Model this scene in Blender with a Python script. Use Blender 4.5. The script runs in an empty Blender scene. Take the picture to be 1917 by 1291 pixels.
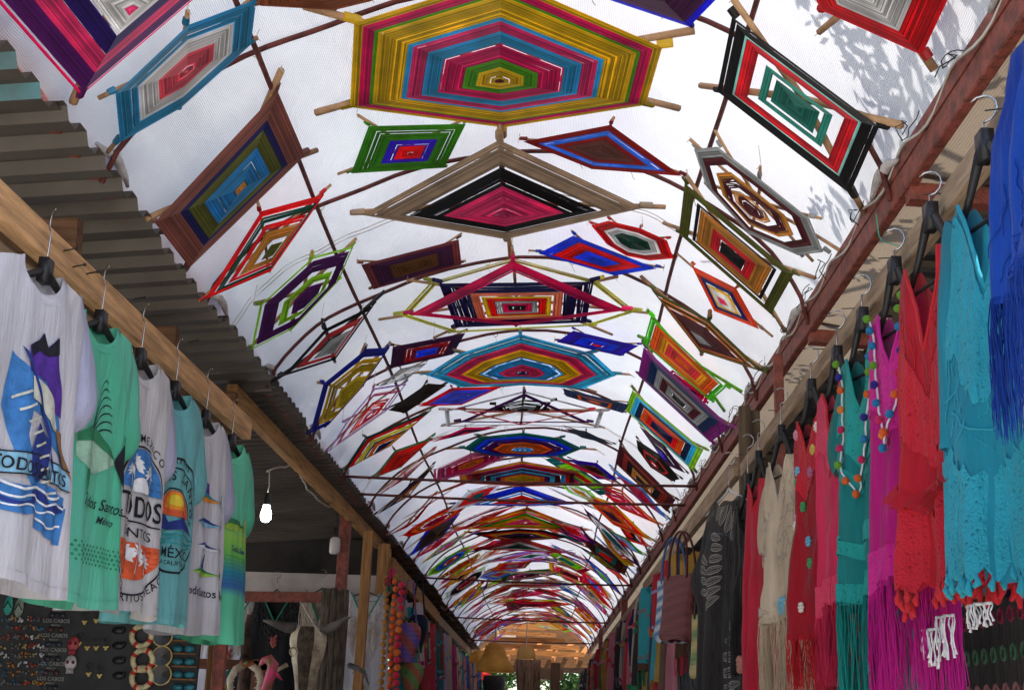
import bpy, math, random
from mathutils import Vector, Matrix, noise
from mathutils.geometry import tessellate_polygon
random.seed(7)
scene=bpy.context.scene
C=scene.collection
# ---------------------------------------------------------------- camera
F_PX=2400.0
vd=Vector((51.5,-714.5,-F_PX)).normalized()
up=Vector((math.sin(math.radians(1.4)),math.cos(math.radians(1.4)),0))
up=(up-vd*up.dot(vd)).normalized()
xr=vd.cross(up)
M3=Matrix((xr,vd,up))
CAM=Vector((0,0,1.5))
cd=bpy.data.cameras.new('camera'); cam=bpy.data.objects.new('camera',cd); C.objects.link(cam)
cam.matrix_world=Matrix.Translation(CAM)@M3.to_4x4()
cd.sensor_width=36; cd.lens=F_PX/1917*36; cd.clip_end=3000; cd.clip_start=0.02
scene.camera=cam
# ---------------------------------------------------------------- light
SUN=Vector((0.42,-0.30,0.95)).normalized()      # direction towards the sun
w=bpy.data.worlds.new('World'); scene.world=w; w.use_nodes=True
nt=w.node_tree; nt.nodes.clear()
sky=nt.nodes.new('ShaderNodeTexSky'); sky.sky_type='NISHITA'; sky.sun_disc=False
sky.sun_elevation=math.asin(SUN.z); sky.sun_rotation=math.atan2(SUN.x,SUN.y)
bg=nt.nodes.new('ShaderNodeBackground'); bg.inputs['Strength'].default_value=0.15
wo=nt.nodes.new('ShaderNodeOutputWorld')
nt.links.new(sky.outputs[0],bg.inputs[0]); nt.links.new(bg.outputs[0],wo.inputs[0])
sd=bpy.data.lights.new('sun','SUN'); sd.energy=4.5; sd.angle=math.radians(0.6); sd.color=(1,0.95,0.88)
so=bpy.data.objects.new('sun',sd); C.objects.link(so)
so.rotation_euler=SUN.to_track_quat('Z','Y').to_euler()
scene.view_settings.view_transform='Standard'; scene.view_settings.look='None'
scene.view_settings.gamma=1; scene.view_settings.use_curve_mapping=False
scene.view_settings.exposure=1.0
scene.render.engine='CYCLES'
scene.cycles.max_bounces=10; scene.cycles.diffuse_bounces=5; scene.cycles.transmission_bounces=8; scene.cycles.transparent_max_bounces=16

# ---------------------------------------------------------------- unprojection helpers (photo pixels -> places in the market)
def ray(px,py): return M3@Vector((px-958.5,645.5-py,-F_PX))
def onX(px,py,x): d=ray(px,py); return CAM+d*(x/d.x)
def onY(px,py,y): d=ray(px,py); return CAM+d*(y/d.y)
def onZ(px,py,z): d=ray(px,py); return CAM+d*((z-1.5)/d.z)

# ---------------------------------------------------------------- mesh helpers
class MB:
    def __init__(s): s.v=[]; s.f=[]; s.m=[]
    def add(s,vs,fs,mi=0):
        b=len(s.v); s.v+= [tuple(x) for x in vs]; s.f+=[tuple(b+i for i in f) for f in fs]; s.m+=[mi]*len(fs); return s
    def box(s,a,b,mi=0):
        x0,y0,z0=a; x1,y1,z1=b
        return s.add([(x0,y0,z0),(x1,y0,z0),(x1,y1,z0),(x0,y1,z0),(x0,y0,z1),(x1,y0,z1),(x1,y1,z1),(x0,y1,z1)],
          [(3,2,1,0),(4,5,6,7),(0,1,5,4),(1,2,6,5),(2,3,7,6),(3,0,4,7)],mi)
    def beam(s,p,q,wd,ht,upv=(0,0,1),mi=0,bev=0.0):
        p=Vector(p);q=Vector(q);d=(q-p).normalized();u=Vector(upv);sd_=d.cross(u).normalized();u=sd_.cross(d)
        prof=[(-wd/2,-ht/2),(wd/2,-ht/2),(wd/2,ht/2),(-wd/2,ht/2)]
        if bev>0:
            b=bev;W=wd/2;H=ht/2
            prof=[(-W+b,-H),(W-b,-H),(W,-H+b),(W,H-b),(W-b,H),(-W+b,H),(-W,H-b),(-W,-H+b)]
        n=len(prof)
        vs=[p+sd_*a+u*c for a,c in prof]+[q+sd_*a+u*c for a,c in prof]
        fs=[(i,(i+1)%n,(i+1)%n+n,i+n) for i in range(n)]+[tuple(range(n))[::-1],tuple(range(n,2*n))]
        return s.add(vs,fs,mi)
    def tube(s,pts,r,n=6,mi=0,cap=True,closed=False):
        pts=[Vector(p) for p in pts]; rs=r if isinstance(r,(list,tuple)) else [r]*len(pts)
        vs=[];fs=[];m=len(pts); ref=None
        for i,p in enumerate(pts):
            if closed: d=pts[(i+1)%m]-pts[i-1]
            else: d=pts[min(i+1,m-1)]-pts[max(i-1,0)]
            if d.length<1e-9: d=Vector((0,0,1))
            d.normalize()
            if ref is None: ref=d.orthogonal().normalized()
            ref=ref-d*ref.dot(d)
            if ref.length<1e-6: ref=d.orthogonal()
            ref.normalize(); b=d.cross(ref)
            for k in range(n):
                a=2*math.pi*k/n; vs.append(p+(ref*math.cos(a)+b*math.sin(a))*rs[i])
        for i in range(m-1 if not closed else m):
            j=(i+1)%m
            for k in range(n): fs.append((i*n+k,i*n+(k+1)%n,j*n+(k+1)%n,j*n+k))
        if cap and not closed: fs+= [tuple(range(n))[::-1],tuple(range((m-1)*n,m*n))]
        return s.add(vs,fs,mi)
    def grid(s,fn,nu,nv,mi=0,wrapu=False):
        vs=[fn(i/nu,j/nv) for j in range(nv+1) for i in range(nu+(0 if wrapu else 1))]
        W=nu if wrapu else nu+1
        fs=[(j*W+i,j*W+(i+1)%W,(j+1)*W+(i+1)%W,(j+1)*W+i) for j in range(nv) for i in range(nu)]
        return s.add(vs,fs,mi)
    def sphere(s,c,r,nu=8,nv=5,mi=0,sc=(1,1,1)):
        c=Vector(c)
        def fn(u,v):
            a=u*2*math.pi; t=v*math.pi
            return c+Vector((math.sin(t)*math.cos(a)*r*sc[0],math.sin(t)*math.sin(a)*r*sc[1],math.cos(t)*r*sc[2]))
        return s.grid(fn,nu,nv,mi,True)
    def lathe(s,c,prof,n=16,mi=0):
        c=Vector(c); m=len(prof)-1
        return s.grid(lambda u,v:c+Vector((prof[round(v*m)][0]*math.cos(u*2*math.pi),prof[round(v*m)][0]*math.sin(u*2*math.pi),prof[round(v*m)][1])),n,m,mi,True)
def mesh_of(mb,name,mats,smooth=False):
    me=bpy.data.meshes.new(name); me.from_pydata(mb.v,[],mb.f)
    for m in (mats if isinstance(mats,(list,tuple)) else [mats]): me.materials.append(m)
    if any(mb.m): me.polygons.foreach_set('material_index',mb.m)
    if smooth: me.polygons.foreach_set('use_smooth',[True]*len(me.polygons))
    me.update(); return me
def obj(name,mb,mats,parent=None,smooth=False,loc=None):
    """vertices in world space; the object's origin is its parent's (or loc)"""
    org=Vector(loc) if loc is not None else (parent_org(parent) if parent else Vector((0,0,0)))
    if org.length>0: mb.v=[(x-org.x,y-org.y,z-org.z) for x,y,z in mb.v]
    o=bpy.data.objects.new(name,mesh_of(mb,name,mats,smooth)); C.objects.link(o)
    if parent: o.parent=parent
    else: o.location=org
    return o
ORG={}
def parent_org(p):
    v=Vector((0,0,0))
    while p is not None: v=v+p.location; p=p.parent
    return v
def tag(o,label,cat,group=None,kind=None):
    o['label']=label; o['category']=cat
    if group: o['group']=group
    if kind: o['kind']=kind
    return o
def thing(name,label,cat,loc,group=None):
    o=bpy.data.objects.new(name,None); o.empty_display_size=.1; C.objects.link(o); o.location=Vector(loc)
    return tag(o,label,cat,group)
def struct(o): o['kind']='structure'; return o

# ---------------------------------------------------------------- materials
MC={}
def N(nt,t,**kw):
    n=nt.nodes.new(t)
    for k,v in kw.items():
        if k in n.inputs: n.inputs[k].default_value=v
        else: setattr(n,k,v)
    return n
def base(name):
    m=bpy.data.materials.new(name); m.use_nodes=True; nt=m.node_tree
    b=nt.nodes['Principled BSDF']; return m,nt,b
def mat(name,col,rough=.7,var=.15,scale=12,bump=.1,bscale=60,metal=0,stretch=(1,1,1),spec=.3,col2=None):
    if name in MC: return MC[name]
    m,nt,b=base(name); L=nt.links
    tc=N(nt,'ShaderNodeTexCoord'); mp=N(nt,'ShaderNodeMapping'); mp.inputs['Scale'].default_value=stretch
    L.new(tc.outputs['Object'],mp.inputs[0])
    no=N(nt,'ShaderNodeTexNoise',Scale=scale,Detail=6.0,Roughness=.6); L.new(mp.outputs[0],no.inputs['Vector'])
    mx=N(nt,'ShaderNodeMix',data_type='RGBA')
    c=Vector(col); d=Vector(col2) if col2 else c*(1-2.2*var)
    mx.inputs[6].default_value=(*[max(0,x) for x in d],1); mx.inputs[7].default_value=(*[min(1,x*(1+var)) for x in c],1)
    rp=N(nt,'ShaderNodeMapRange'); rp.inputs[1].default_value=.35; rp.inputs[2].default_value=.62
    L.new(no.outputs[0],rp.inputs[0]); L.new(rp.outputs[0],mx.inputs[0])
    L.new(mx.outputs[2],b.inputs['Base Color'])
    b.inputs['Roughness'].default_value=rough; b.inputs['Metallic'].default_value=metal
    b.inputs['Specular IOR Level'].default_value=spec
    if bump:
        n2=N(nt,'ShaderNodeTexNoise',Scale=bscale,Detail=4.0); L.new(mp.outputs[0],n2.inputs['Vector'])
        bp=N(nt,'ShaderNodeBump',Strength=bump,Distance=.01); L.new(n2.outputs[0],bp.inputs['Height']); L.new(bp.outputs[0],b.inputs['Normal'])
    MC[name]=m; return m
def srgb(r,g,b):
    f=lambda c:((c/255)/12.92 if c<=10 else (((c/255)+.055)/1.055)**2.4)
    return (f(r),f(g),f(b))
def yarn(col):
    key='yarn_%.3f_%.3f_%.3f'%tuple(col)
    if key in MC: return MC[key]
    m=bpy.data.materials.new(key); m.use_nodes=True; nt=m.node_tree; nt.nodes.clear(); L=nt.links
    out=N(nt,'ShaderNodeOutputMaterial'); di=N(nt,'ShaderNodeBsdfDiffuse'); tr=N(nt,'ShaderNodeBsdfTranslucent'); gl=N(nt,'ShaderNodeBsdfGlossy',Roughness=.42)
    ge=N(nt,'ShaderNodeNewGeometry'); mr=N(nt,'ShaderNodeMapRange'); mr.inputs[3].default_value=.50; mr.inputs[4].default_value=1.3
    L.new(ge.outputs['Random Per Island'],mr.inputs[0])
    tc=N(nt,'ShaderNodeTexCoord'); no=N(nt,'ShaderNodeTexNoise',Scale=9.0,Detail=3.0); L.new(tc.outputs['Object'],no.inputs['Vector'])
    m2=N(nt,'ShaderNodeMapRange'); m2.inputs[1].default_value=.3; m2.inputs[2].default_value=.7; m2.inputs[3].default_value=.8; m2.inputs[4].default_value=1.1
    L.new(no.outputs[0],m2.inputs[0]); mu=N(nt,'ShaderNodeMath',operation='MULTIPLY'); L.new(mr.outputs[0],mu.inputs[0]); L.new(m2.outputs[0],mu.inputs[1])
    vm=N(nt,'ShaderNodeVectorMath',operation='SCALE'); vm.inputs[0].default_value=[min(.95,c*1.8+.003) for c in col]; L.new(mu.outputs[0],vm.inputs['Scale'])
    L.new(vm.outputs[0],di.inputs[0]); L.new(vm.outputs[0],tr.inputs[0])
    mx=N(nt,'ShaderNodeMixShader'); mx.inputs[0].default_value=.66; L.new(di.outputs[0],mx.inputs[1]); L.new(tr.outputs[0],mx.inputs[2])
    m3=N(nt,'ShaderNodeMixShader'); m3.inputs[0].default_value=.05; L.new(mx.outputs[0],m3.inputs[1]); L.new(gl.outputs[0],m3.inputs[2])
    L.new(m3.outputs[0],out.inputs[0]); MC[key]=m; return m
def wood(name,col,axis='y',rough=.75):
    st={'y':(9,.7,9),'z':(9,9,.7),'x':(.7,9,9)}[axis]
    m=mat(name,col,rough,.2,5,.55,22,stretch=st,spec=.2,col2=[c*.6 for c in col])
    nt=m.node_tree; b=nt.nodes['Principled BSDF']; L=nt.links; src=b.inputs['Base Color'].links[0].from_socket
    tc=N(nt,'ShaderNodeTexCoord'); mp=N(nt,'ShaderNodeMapping'); mp.inputs['Scale'].default_value={'y':(5,1.6,5),'z':(5,5,1.6),'x':(1.6,5,5)}[axis]; L.new(tc.outputs['Object'],mp.inputs[0])
    vo=N(nt,'ShaderNodeTexVoronoi',Scale=1.7,Randomness=1.0); L.new(mp.outputs[0],vo.inputs['Vector'])
    mr=N(nt,'ShaderNodeMapRange'); mr.inputs[1].default_value=.05; mr.inputs[2].default_value=.13; mr.inputs[3].default_value=.35; mr.inputs[4].default_value=1.0; L.new(vo.outputs['Distance'],mr.inputs[0])
    vm=N(nt,'ShaderNodeVectorMath',operation='SCALE'); L.new(src,vm.inputs[0]); L.new(mr.outputs[0],vm.inputs['Scale']); L.new(vm.outputs[0],b.inputs['Base Color'])
    return m
def cloth(name,col,trans=.2,rough=.8,weave=True,col2=None,lace=0.0,tie=None):
    if name in MC: return MC[name]
    m,nt,b=base(name); L=nt.links
    out=nt.nodes['Material Output']
    tc=N(nt,'ShaderNodeTexCoord')
    no=N(nt,'ShaderNodeTexNoise',Scale=3.5,Detail=5.0); L.new(tc.outputs['Object'],no.inputs['Vector'])
    mx=N(nt,'ShaderNodeMix',data_type='RGBA'); c=Vector(col); d=Vector(col2) if col2 else c*.86
    mx.inputs[6].default_value=(*d,1); mx.inputs[7].default_value=(*[min(1,x*1.04) for x in c],1)
    rp=N(nt,'ShaderNodeMapRange'); rp.inputs[1].default_value=.38; rp.inputs[2].default_value=.62
    L.new(no.outputs[0],rp.inputs[0]); L.new(rp.outputs[0],mx.inputs[0])
    L.new(mx.outputs[2],b.inputs['Base Color']); b.inputs['Roughness'].default_value=rough; b.inputs['Specular IOR Level'].default_value=.2
    b.inputs['Sheen Weight'].default_value=.1
    tr=N(nt,'ShaderNodeBsdfTranslucent'); L.new(mx.outputs[2],tr.inputs[0])
    ms=N(nt,'ShaderNodeMixShader'); ms.inputs[0].default_value=trans; L.new(b.outputs[0],ms.inputs[1]); L.new(tr.outputs[0],ms.inputs[2])
    last=ms
    # fabric relief: fine creases running downwards, plus knots where it is lace
    mp=N(nt,'ShaderNodeMapping'); mp.inputs['Scale'].default_value=(22,22,3.0); L.new(tc.outputs['Object'],mp.inputs[0])
    n2=N(nt,'ShaderNodeTexNoise',Scale=1.3,Detail=6.0,Roughness=.6); L.new(mp.outputs[0],n2.inputs['Vector'])
    bp=N(nt,'ShaderNodeBump',Strength=.55,Distance=.025); L.new(n2.outputs[0],bp.inputs['Height'])
    if lace>0:
        vo=N(nt,'ShaderNodeTexVoronoi',Scale=105.0,feature='DISTANCE_TO_EDGE'); L.new(tc.outputs['Object'],vo.inputs['Vector'])
        b2=N(nt,'ShaderNodeBump',Strength=1.0,Distance=.005); b2.invert=True
        L.new(vo.outputs[0],b2.inputs['Height']); L.new(bp.outputs[0],b2.inputs['Normal']); L.new(b2.outputs[0],b.inputs['Normal'])
        tp=N(nt,'ShaderNodeBsdfTransparent'); gt=N(nt,'ShaderNodeMath',operation='GREATER_THAN'); gt.inputs[1].default_value=lace
        L.new(vo.outputs[0],gt.inputs[0]); m3=N(nt,'ShaderNodeMixShader'); L.new(gt.outputs[0],m3.inputs[0]); L.new(ms.outputs[0],m3.inputs[1]); L.new(tp.outputs[0],m3.inputs[2]); last=m3
    else: L.new(bp.outputs[0],b.inputs['Normal'])
    if 'voile' in name:
        tp=N(nt,'ShaderNodeBsdfTransparent'); wv=N(nt,'ShaderNodeMapRange'); wv.inputs[1].default_value=.35; wv.inputs[2].default_value=.65; wv.inputs[3].default_value=.02; wv.inputs[4].default_value=.22
        L.new(n2.outputs[0],wv.inputs[0]); m4=N(nt,'ShaderNodeMixShader'); L.new(wv.outputs[0],m4.inputs[0]); L.new(last.outputs[0],m4.inputs[1]); L.new(tp.outputs[0],m4.inputs[2]); last=m4
    L.new(last.outputs[0],out.inputs[0]); MC[name]=m; return m

# ---------------------------------------------------------------- the vault's cross-section (x,z), the same along the whole lane
XL,XR=-1.30,.96
ARCH=[(-1.30,3.0),(-1.27,3.05),(-1.22,3.13),(-1.15,3.21),(-1.07,3.285),(-1.0,3.33),(-.92,3.375),(-.83,3.42),(-.73,3.465),(-.62,3.515),(-.47,3.57),(-.33,3.605),(-.17,3.63),(0,3.635),(.15,3.615),(.3,3.58),(.42,3.53),(.53,3.475),(.63,3.41),(.73,3.335),(.82,3.25),(.89,3.155),(.93,3.08),(.96,3.0)]
def arch_at(s):
    """point on the section at arc fraction s in 0..1, and its inward normal"""
    n=len(ARCH)-1; t=max(0,min(.99999,s))*ALEN
    for i in range(n):
        l=SEG[i]
        if t<=l or i==n-1:
            k=t/l; a,b=ARCH[i],ARCH[i+1]
            x=a[0]+(b[0]-a[0])*k; z=a[1]+(b[1]-a[1])*k
            d=Vector((b[0]-a[0],b[1]-a[1])).normalized()
            return x,z,Vector((d.y,0,-d.x))
        t-=l
SEG=[math.hypot(ARCH[i+1][0]-ARCH[i][0],ARCH[i+1][1]-ARCH[i][1]) for i in range(len(ARCH)-1)]; ALEN=sum(SEG)
EXT=[(-1.30,2.3)]+ARCH+[(.96,2.3)]
def on_arch(px,py):
    d=ray(px,py); best=None
    for i in range(len(EXT)-1):
        ax,az=EXT[i]; bx,bz=EXT[i+1]; ex,ez=bx-ax,bz-az
        # CAM.xz + t d.xz = a + k e
        det=d.x*(-ez)+ex*d.z
        if abs(det)<1e-12: continue
        rx,rz=ax-CAM.x,az-CAM.z
        t=(rx*(-ez)+ex*rz)/det; k=(d.x*rz-d.z*rx)/det
        if t>0 and -.001<=k<=1.001 and (best is None or t<best): best=t
    return CAM+d*best
def arch_z(x):
    if x<=XL or x>=XR: return 2.3
    for i in range(len(ARCH)-1):
        if ARCH[i][0]<=x<=ARCH[i+1][0]:
            k=(x-ARCH[i][0])/(ARCH[i+1][0]-ARCH[i][0]); return ARCH[i][1]+(ARCH[i+1][1]-ARCH[i][1])*k
# ================================================================= STRUCTURE
M_steel=mat('red_oxide_steel',(.24,.06,.042),.55,.3,28,.6,120,spec=.4,col2=(.13,.042,.03))
M_rebar=mat('rusty_rebar',(.13,.03,.025),.6,.25,20,.5,300,spec=.35)
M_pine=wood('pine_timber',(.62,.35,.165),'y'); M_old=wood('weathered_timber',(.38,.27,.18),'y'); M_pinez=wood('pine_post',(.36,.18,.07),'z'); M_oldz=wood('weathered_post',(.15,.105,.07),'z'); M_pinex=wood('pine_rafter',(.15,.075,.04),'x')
M_stick=mat('peeled_stick',(.42,.25,.13),.7,.3,9,.3,70,col2=(.24,.13,.07))
M_wire=mat('dark_wire',(.05,.045,.04),.5,.1,10,0,metal=.6)
M_chrome=mat('hanger_wire',(.55,.55,.55),.25,.05,10,0,metal=1)
M_dirt=mat('packed_dirt',(.62,.57,.49),.95,.25,3,.5,30)
M_black=mat('black_plastic',(.012,.012,.014),.45,.1,10,0,spec=.5)
M_dark=mat('dark_board',(.02,.02,.021),.8,.2,5,.1,30)

g=MB(); g.add([(-400,-400,0),(400,-400,0),(400,400,0),(-400,400,0)],[(0,1,2,3)]); struct(obj('ground',g,M_dirt))

# mesh tarpaulin -------------------------------------------------
def tarp_mat(name,col,stripe=.0058):
    m=bpy.data.materials.new(name); m.use_nodes=True; nt=m.node_tree; nt.nodes.clear(); L=nt.links
    out=N(nt,'ShaderNodeOutputMaterial'); at=N(nt,'ShaderNodeAttribute',attribute_name='arc')
    mu=N(nt,'ShaderNodeMath',operation='MULTIPLY'); mu.inputs[1].default_value=2*math.pi/stripe; L.new(at.outputs['Fac'],mu.inputs[0])
    sn=N(nt,'ShaderNodeMath',operation='SINE'); L.new(mu.outputs[0],sn.inputs[0])
    tc=N(nt,'ShaderNodeTexCoord'); sx=N(nt,'ShaderNodeSeparateXYZ'); L.new(tc.outputs['Object'],sx.inputs[0])
    no=N(nt,'ShaderNodeTexNoise',Scale=1.3,Detail=8.0,Roughness=.65); L.new(tc.outputs['Object'],no.inputs['Vector'])
    mr=N(nt,'ShaderNodeMapRange'); mr.inputs[1].default_value=-1; mr.inputs[2].default_value=1; mr.inputs[3].default_value=.83; mr.inputs[4].default_value=1.0; L.new(sn.outputs[0],mr.inputs[0])
    m2=N(nt,'ShaderNodeMapRange'); m2.inputs[1].default_value=.3; m2.inputs[2].default_value=.7; m2.inputs[3].default_value=.84; m2.inputs[4].default_value=1.0; L.new(no.outputs[0],m2.inputs[0])
    m3=N(nt,'ShaderNodeMath',operation='MULTIPLY'); L.new(mr.outputs[0],m3.inputs[0]); L.new(m2.outputs[0],m3.inputs[1])
    n5=N(nt,'ShaderNodeTexNoise',Scale=.55,Detail=3.0); L.new(tc.outputs['Object'],n5.inputs['Vector'])
    m5=N(nt,'ShaderNodeMapRange'); m5.inputs[1].default_value=.35; m5.inputs[2].default_value=.65; m5.inputs[3].default_value=.80; m5.inputs[4].default_value=1.0; L.new(n5.outputs[0],m5.inputs[0])
    m6=N(nt,'ShaderNodeMath',operation='MULTIPLY'); L.new(m3.outputs[0],m6.inputs[0]); L.new(m5.outputs[0],m6.inputs[1]); m3=m6
    vm=N(nt,'ShaderNodeVectorMath',operation='SCALE'); vm.inputs[0].default_value=col; L.new(m3.outputs[0],vm.inputs['Scale'])
    di=N(nt,'ShaderNodeBsdfDiffuse'); tr=N(nt,'ShaderNodeBsdfTranslucent'); L.new(vm.outputs[0],di.inputs[0]); L.new(vm.outputs[0],tr.inputs[0])
    mp=N(nt,'ShaderNodeMapping'); mp.inputs['Scale'].default_value=(1,.6,1); mp.inputs['Rotation'].default_value=(0,0,.5); L.new(tc.outputs['Object'],mp.inputs[0])
    n2=N(nt,'ShaderNodeTexNoise',Scale=9.0,Detail=5.0,Roughness=.6,Distortion=.8); L.new(mp.outputs[0],n2.inputs['Vector'])
    bp=N(nt,'ShaderNodeBump',Strength=.28,Distance=.025); L.new(n2.outputs[0],bp.inputs['Height'])
    b2=N(nt,'ShaderNodeBump',Strength=.3,Distance=.002); L.new(sn.outputs[0],b2.inputs['Height']); L.new(bp.outputs[0],b2.inputs['Normal'])
    L.new(b2.outputs[0],di.inputs['Normal']); L.new(b2.outputs[0],tr.inputs['Normal'])
    mx=N(nt,'ShaderNodeMixShader'); mx.inputs[0].default_value=.325; L.new(di.outputs[0],mx.inputs[1]); L.new(tr.outputs[0],mx.inputs[2])
    L.new(mx.outputs[0],out.inputs[0]); return m
M_tarp=tarp_mat('white_mesh_tarp',(.88,.89,.92)); M_flap=tarp_mat('sun_warmed_mesh_flap',(.36,.28,.20),.012)  # flap colour: brown plus the warmth of sun shining through the mesh
RIB0,RIBD=3.38,1.165
Y0,Y1=2.12,27.2
def set_arc(o,vals):
    a=o.data.attributes.new('arc','FLOAT','POINT'); a.data.foreach_set('value',vals)
tarp=thing('mesh_tarpaulin','long white ribbed mesh tarpaulin vaulted over the lane with wrinkled edges','tarpaulin',(0,Y0,3))
NU,NV=84,620
arcv=[];mb=MB();vs=[]
for j in range(NV+1):
    y=Y0+(Y1-Y0)*j/NV
    ph=((y-RIB0)/RIBD)%1.0
    for i in range(NU+1):
        s=i/NU; x,z,n=arch_at(s)
        foot=max(0,1-min(s,1-s)/.13)
        nz=noise.noise(Vector((x*1.6,y*1.5,z*1.6))); nf=noise.noise(Vector((x*6,y*5,z*6))); nr=noise.noise(Vector((s*40,y*1.3,5.)))
        off=-.020 + .012*math.sin(math.pi*ph)*(.5+nz) + .010*nf*(.35+foot*1.3) + .004*nr*(.4+foot)
        off=off-abs(nz)*.015*foot
        wob=foot*foot*(.02*noise.noise(Vector((y*7,s*9,1)))+.012*noise.noise(Vector((y*21,3,s*4))))
        p=Vector((x,y,z))+n*min(off,-.013)+Vector((0,0,wob))
        vs.append(p); arcv.append(s*ALEN)
W=NU+1
mb.add(vs,[(j*W+i,(j+1)*W+i,(j+1)*W+i+1,j*W+i+1) for j in range(NV) for i in range(NU)])
o=obj('tarp_sheet',mb,M_tarp,tarp,True); set_arc(o,arcv)
for ys_ in (4.95,8.9,12.9,17.2,21.8):
    for d_ in (0,.035):
        mb=MB(); mb.tube([Vector((x,ys_+d_+.01*math.sin(q*.7),z))-n*(-.0)+n*(-.012+.004*math.sin(q*1.3)) for q in range(61) for x,z,n in [arch_at(q/60)]],.0022,4)
        obj('seam_stitch',mb,mat('seam_thread',(.62,.6,.56),.9,.1,5,0),tarp)
# ragged flap under the right eave
mb=MB();arcv=[];vs=[]
NV2=700
for j in range(NV2+1):
    y=Y0+(26.9-Y0)*j/NV2
    for i in range(13):
        s=i/12; x=.99+s*.26; z=2.985-.04*s+.03*noise.noise(Vector((x*3,y*2.2,0)))*s+.012*noise.noise(Vector((x*9,y*9,4)))*s
        vs.append((x,y,z)); arcv.append(s*.42)
mb.add(vs,[(j*13+i,(j+1)*13+i,(j+1)*13+i+1,j*13+i+1) for j in range(NV2) for i in range(12)])
o=obj('eave_flap',mb,M_flap,tarp,True); set_arc(o,arcv)
o['label']='brown mesh strip outside the red beam, sun warmth put into its colour'
# rolled hems
for side in (0,1):
    for k in range(22):
        mb=MB(); ya=2.2+k*1.165+random.uniform(-.1,.1); pts=[]
        ln=random.uniform(.2,.4)
        for q in range(9):
            y=ya+ln*q/8; h=.022*math.sin(math.pi*q/8)
            x,z,n=arch_at(0 if side==0 else 1)
            pts.append((x+(.03+h*.6)*(1 if side==0 else -1)*.35,y,3.03+h+.01*random.random()))
        mb.tube(pts,[.006+.011*math.sin(math.pi*q/8) for q in range(9)],7)
        o=obj('rolled_hem',mb,mat('dusty_canvas',(.6,.57,.56),.9,.2,8,.6,60),tarp,True)

frame=thing('vault_frame','curved rusty rebar frame of the vault, ribs and two long rods','frame',(0,Y0,3))
def rib_pts(y,dn=.0):
    pts=[]
    for k in range(41):
        x,z,n=arch_at(k/40); p=Vector((x,y+.006*math.sin(k*.9+y),z))+n*dn; pts.append(p)
    pts[0].z-=.04; pts[-1].z-=.04
    return pts
k=-1
while RIB0+RIBD*k<Y1+.1:
    y=RIB0+RIBD*k+(.12 if k>3 and k%2 else 0); mb=MB(); mb.tube(rib_pts(y,.002),.0085,7); obj('rib',mb,M_rebar,frame,True); k+=1
for x in (-.885,.54):
    mb=MB(); pts=[(x+.012*math.sin(y*1.7),Y0+ (Y1-Y0)*q/60,arch_z(x)-.028) for q in range(61) for y in [q*.4]]
    mb.tube(pts,.0085,7); obj('long_rod',mb,M_rebar,frame,True)
for y,za,zb,r in ((8.1,3.0,3.0,.009),(8.74,3.0,2.985,.009),(13.9,3.0,2.98,.010),(19.1,3.0,2.985,.011),(24.2,3.0,3.0,.012)):
    mb=MB(); mb.tube([(-1.34+2.36*q/8,y,za+(zb-za)*q/8-.012*math.sin(math.pi*q/8)) for q in range(9)],r,6)
    o=obj('tie_rod',mb,M_rebar,frame,True)
# white twine knots on the rods
mb=MB()
for y in [RIB0+RIBD*k for k in range(0,10)]:
    for x in (-.885,.54,-.3,.1,.3):
        z=arch_z(x)-.012
        mb.tube([(x+.012*math.cos(a),y+.014*math.sin(a)*.6,z+.014*math.sin(a)) for a in [q*.9 for q in range(8)]],.0022,4)
        mb.tube([(x,y,z-.01),(x+.006,y+.004,z-.03),(x+.014,y,z-.045)],.0016,4)
M_twine=mat('white_twine',(.6,.58,.52),.9,.1,10,0)
o=obj('twine_tie',mb,M_twine,frame)

# red steel eave beams ------------------------------------------
def beam_thing(name,label,cat,p,q,w_,h_,m,bev=.003,part=None):
    mb=MB(); mb.beam(p,q,w_,h_,bev=bev,mi=0); o=obj(name,mb,m,None,loc=p); return tag(o,label,cat)
bt=thing('steel_beam','long red oxide steel beam along the right edge of the tarp, tied with twine','beam',(.985,Y0,2.96))
mb=MB(); mb.beam((.976,1.6,2.972),(.976,27.3,2.972),.032,.07,bev=.004); obj('box_section',mb,M_steel,bt)
mb=MB(); mb.beam((.962,1.6,3.03),(.962,27.3,3.03),.010,.045); obj('upstand_lip',mb,M_steel,bt)
# lashing cord wound along the beam
mb=MB(); pts=[]
y=1.8
while y<16:
    ph=y*14; pts.append((.952-.006*math.cos(ph)+.006*noise.noise(Vector((y*3,0,0))),y,3.03+.022*math.sin(ph)+.01*noise.noise(Vector((0,y*4,0))))); y+=.055
mb.tube(pts,.004,5); o=obj('lashing_cord',mb,M_twine,bt,True); o['label']='white cord wound along the red beam'
for k in range(26):
    y=2.3+k*.42+random.uniform(-.12,.12); mb=MB(); pts=[]
    x0,z0=.945,3.03; r=random.uniform(.02,.05); tw=random.uniform(0,6)
    for q in range(14):
        a=tw+q*.55; pts.append((x0-.02+r*.5*math.cos(a)-.003*q*random.random(),y+r*math.sin(a)+q*.004,z0+r*.7*math.sin(a*1.3)-.002*q))
    mb.tube(pts,.0018,4); obj('tie_wire',mb,M_wire,bt)
# timber/eye rings
mb=MB(); mb.tube([onX(1640,400,.95),onX(1645,440,.95),onX(1652,452,.93),onX(1682,460,.86)],.0018,4); o=obj('green_string',mb,mat('green_string_m',(.05,.45,.3),.6,.1,5,0),bt)
beam_thing('left_eave_beam','dark red steel beam behind the left tarp hem','beam',(-1.345,2.0,3.02),(-1.345,27.3,3.02),.04,.06,M_steel)
bpy.data.objects['left_eave_beam'].name='eave_beam'

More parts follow.
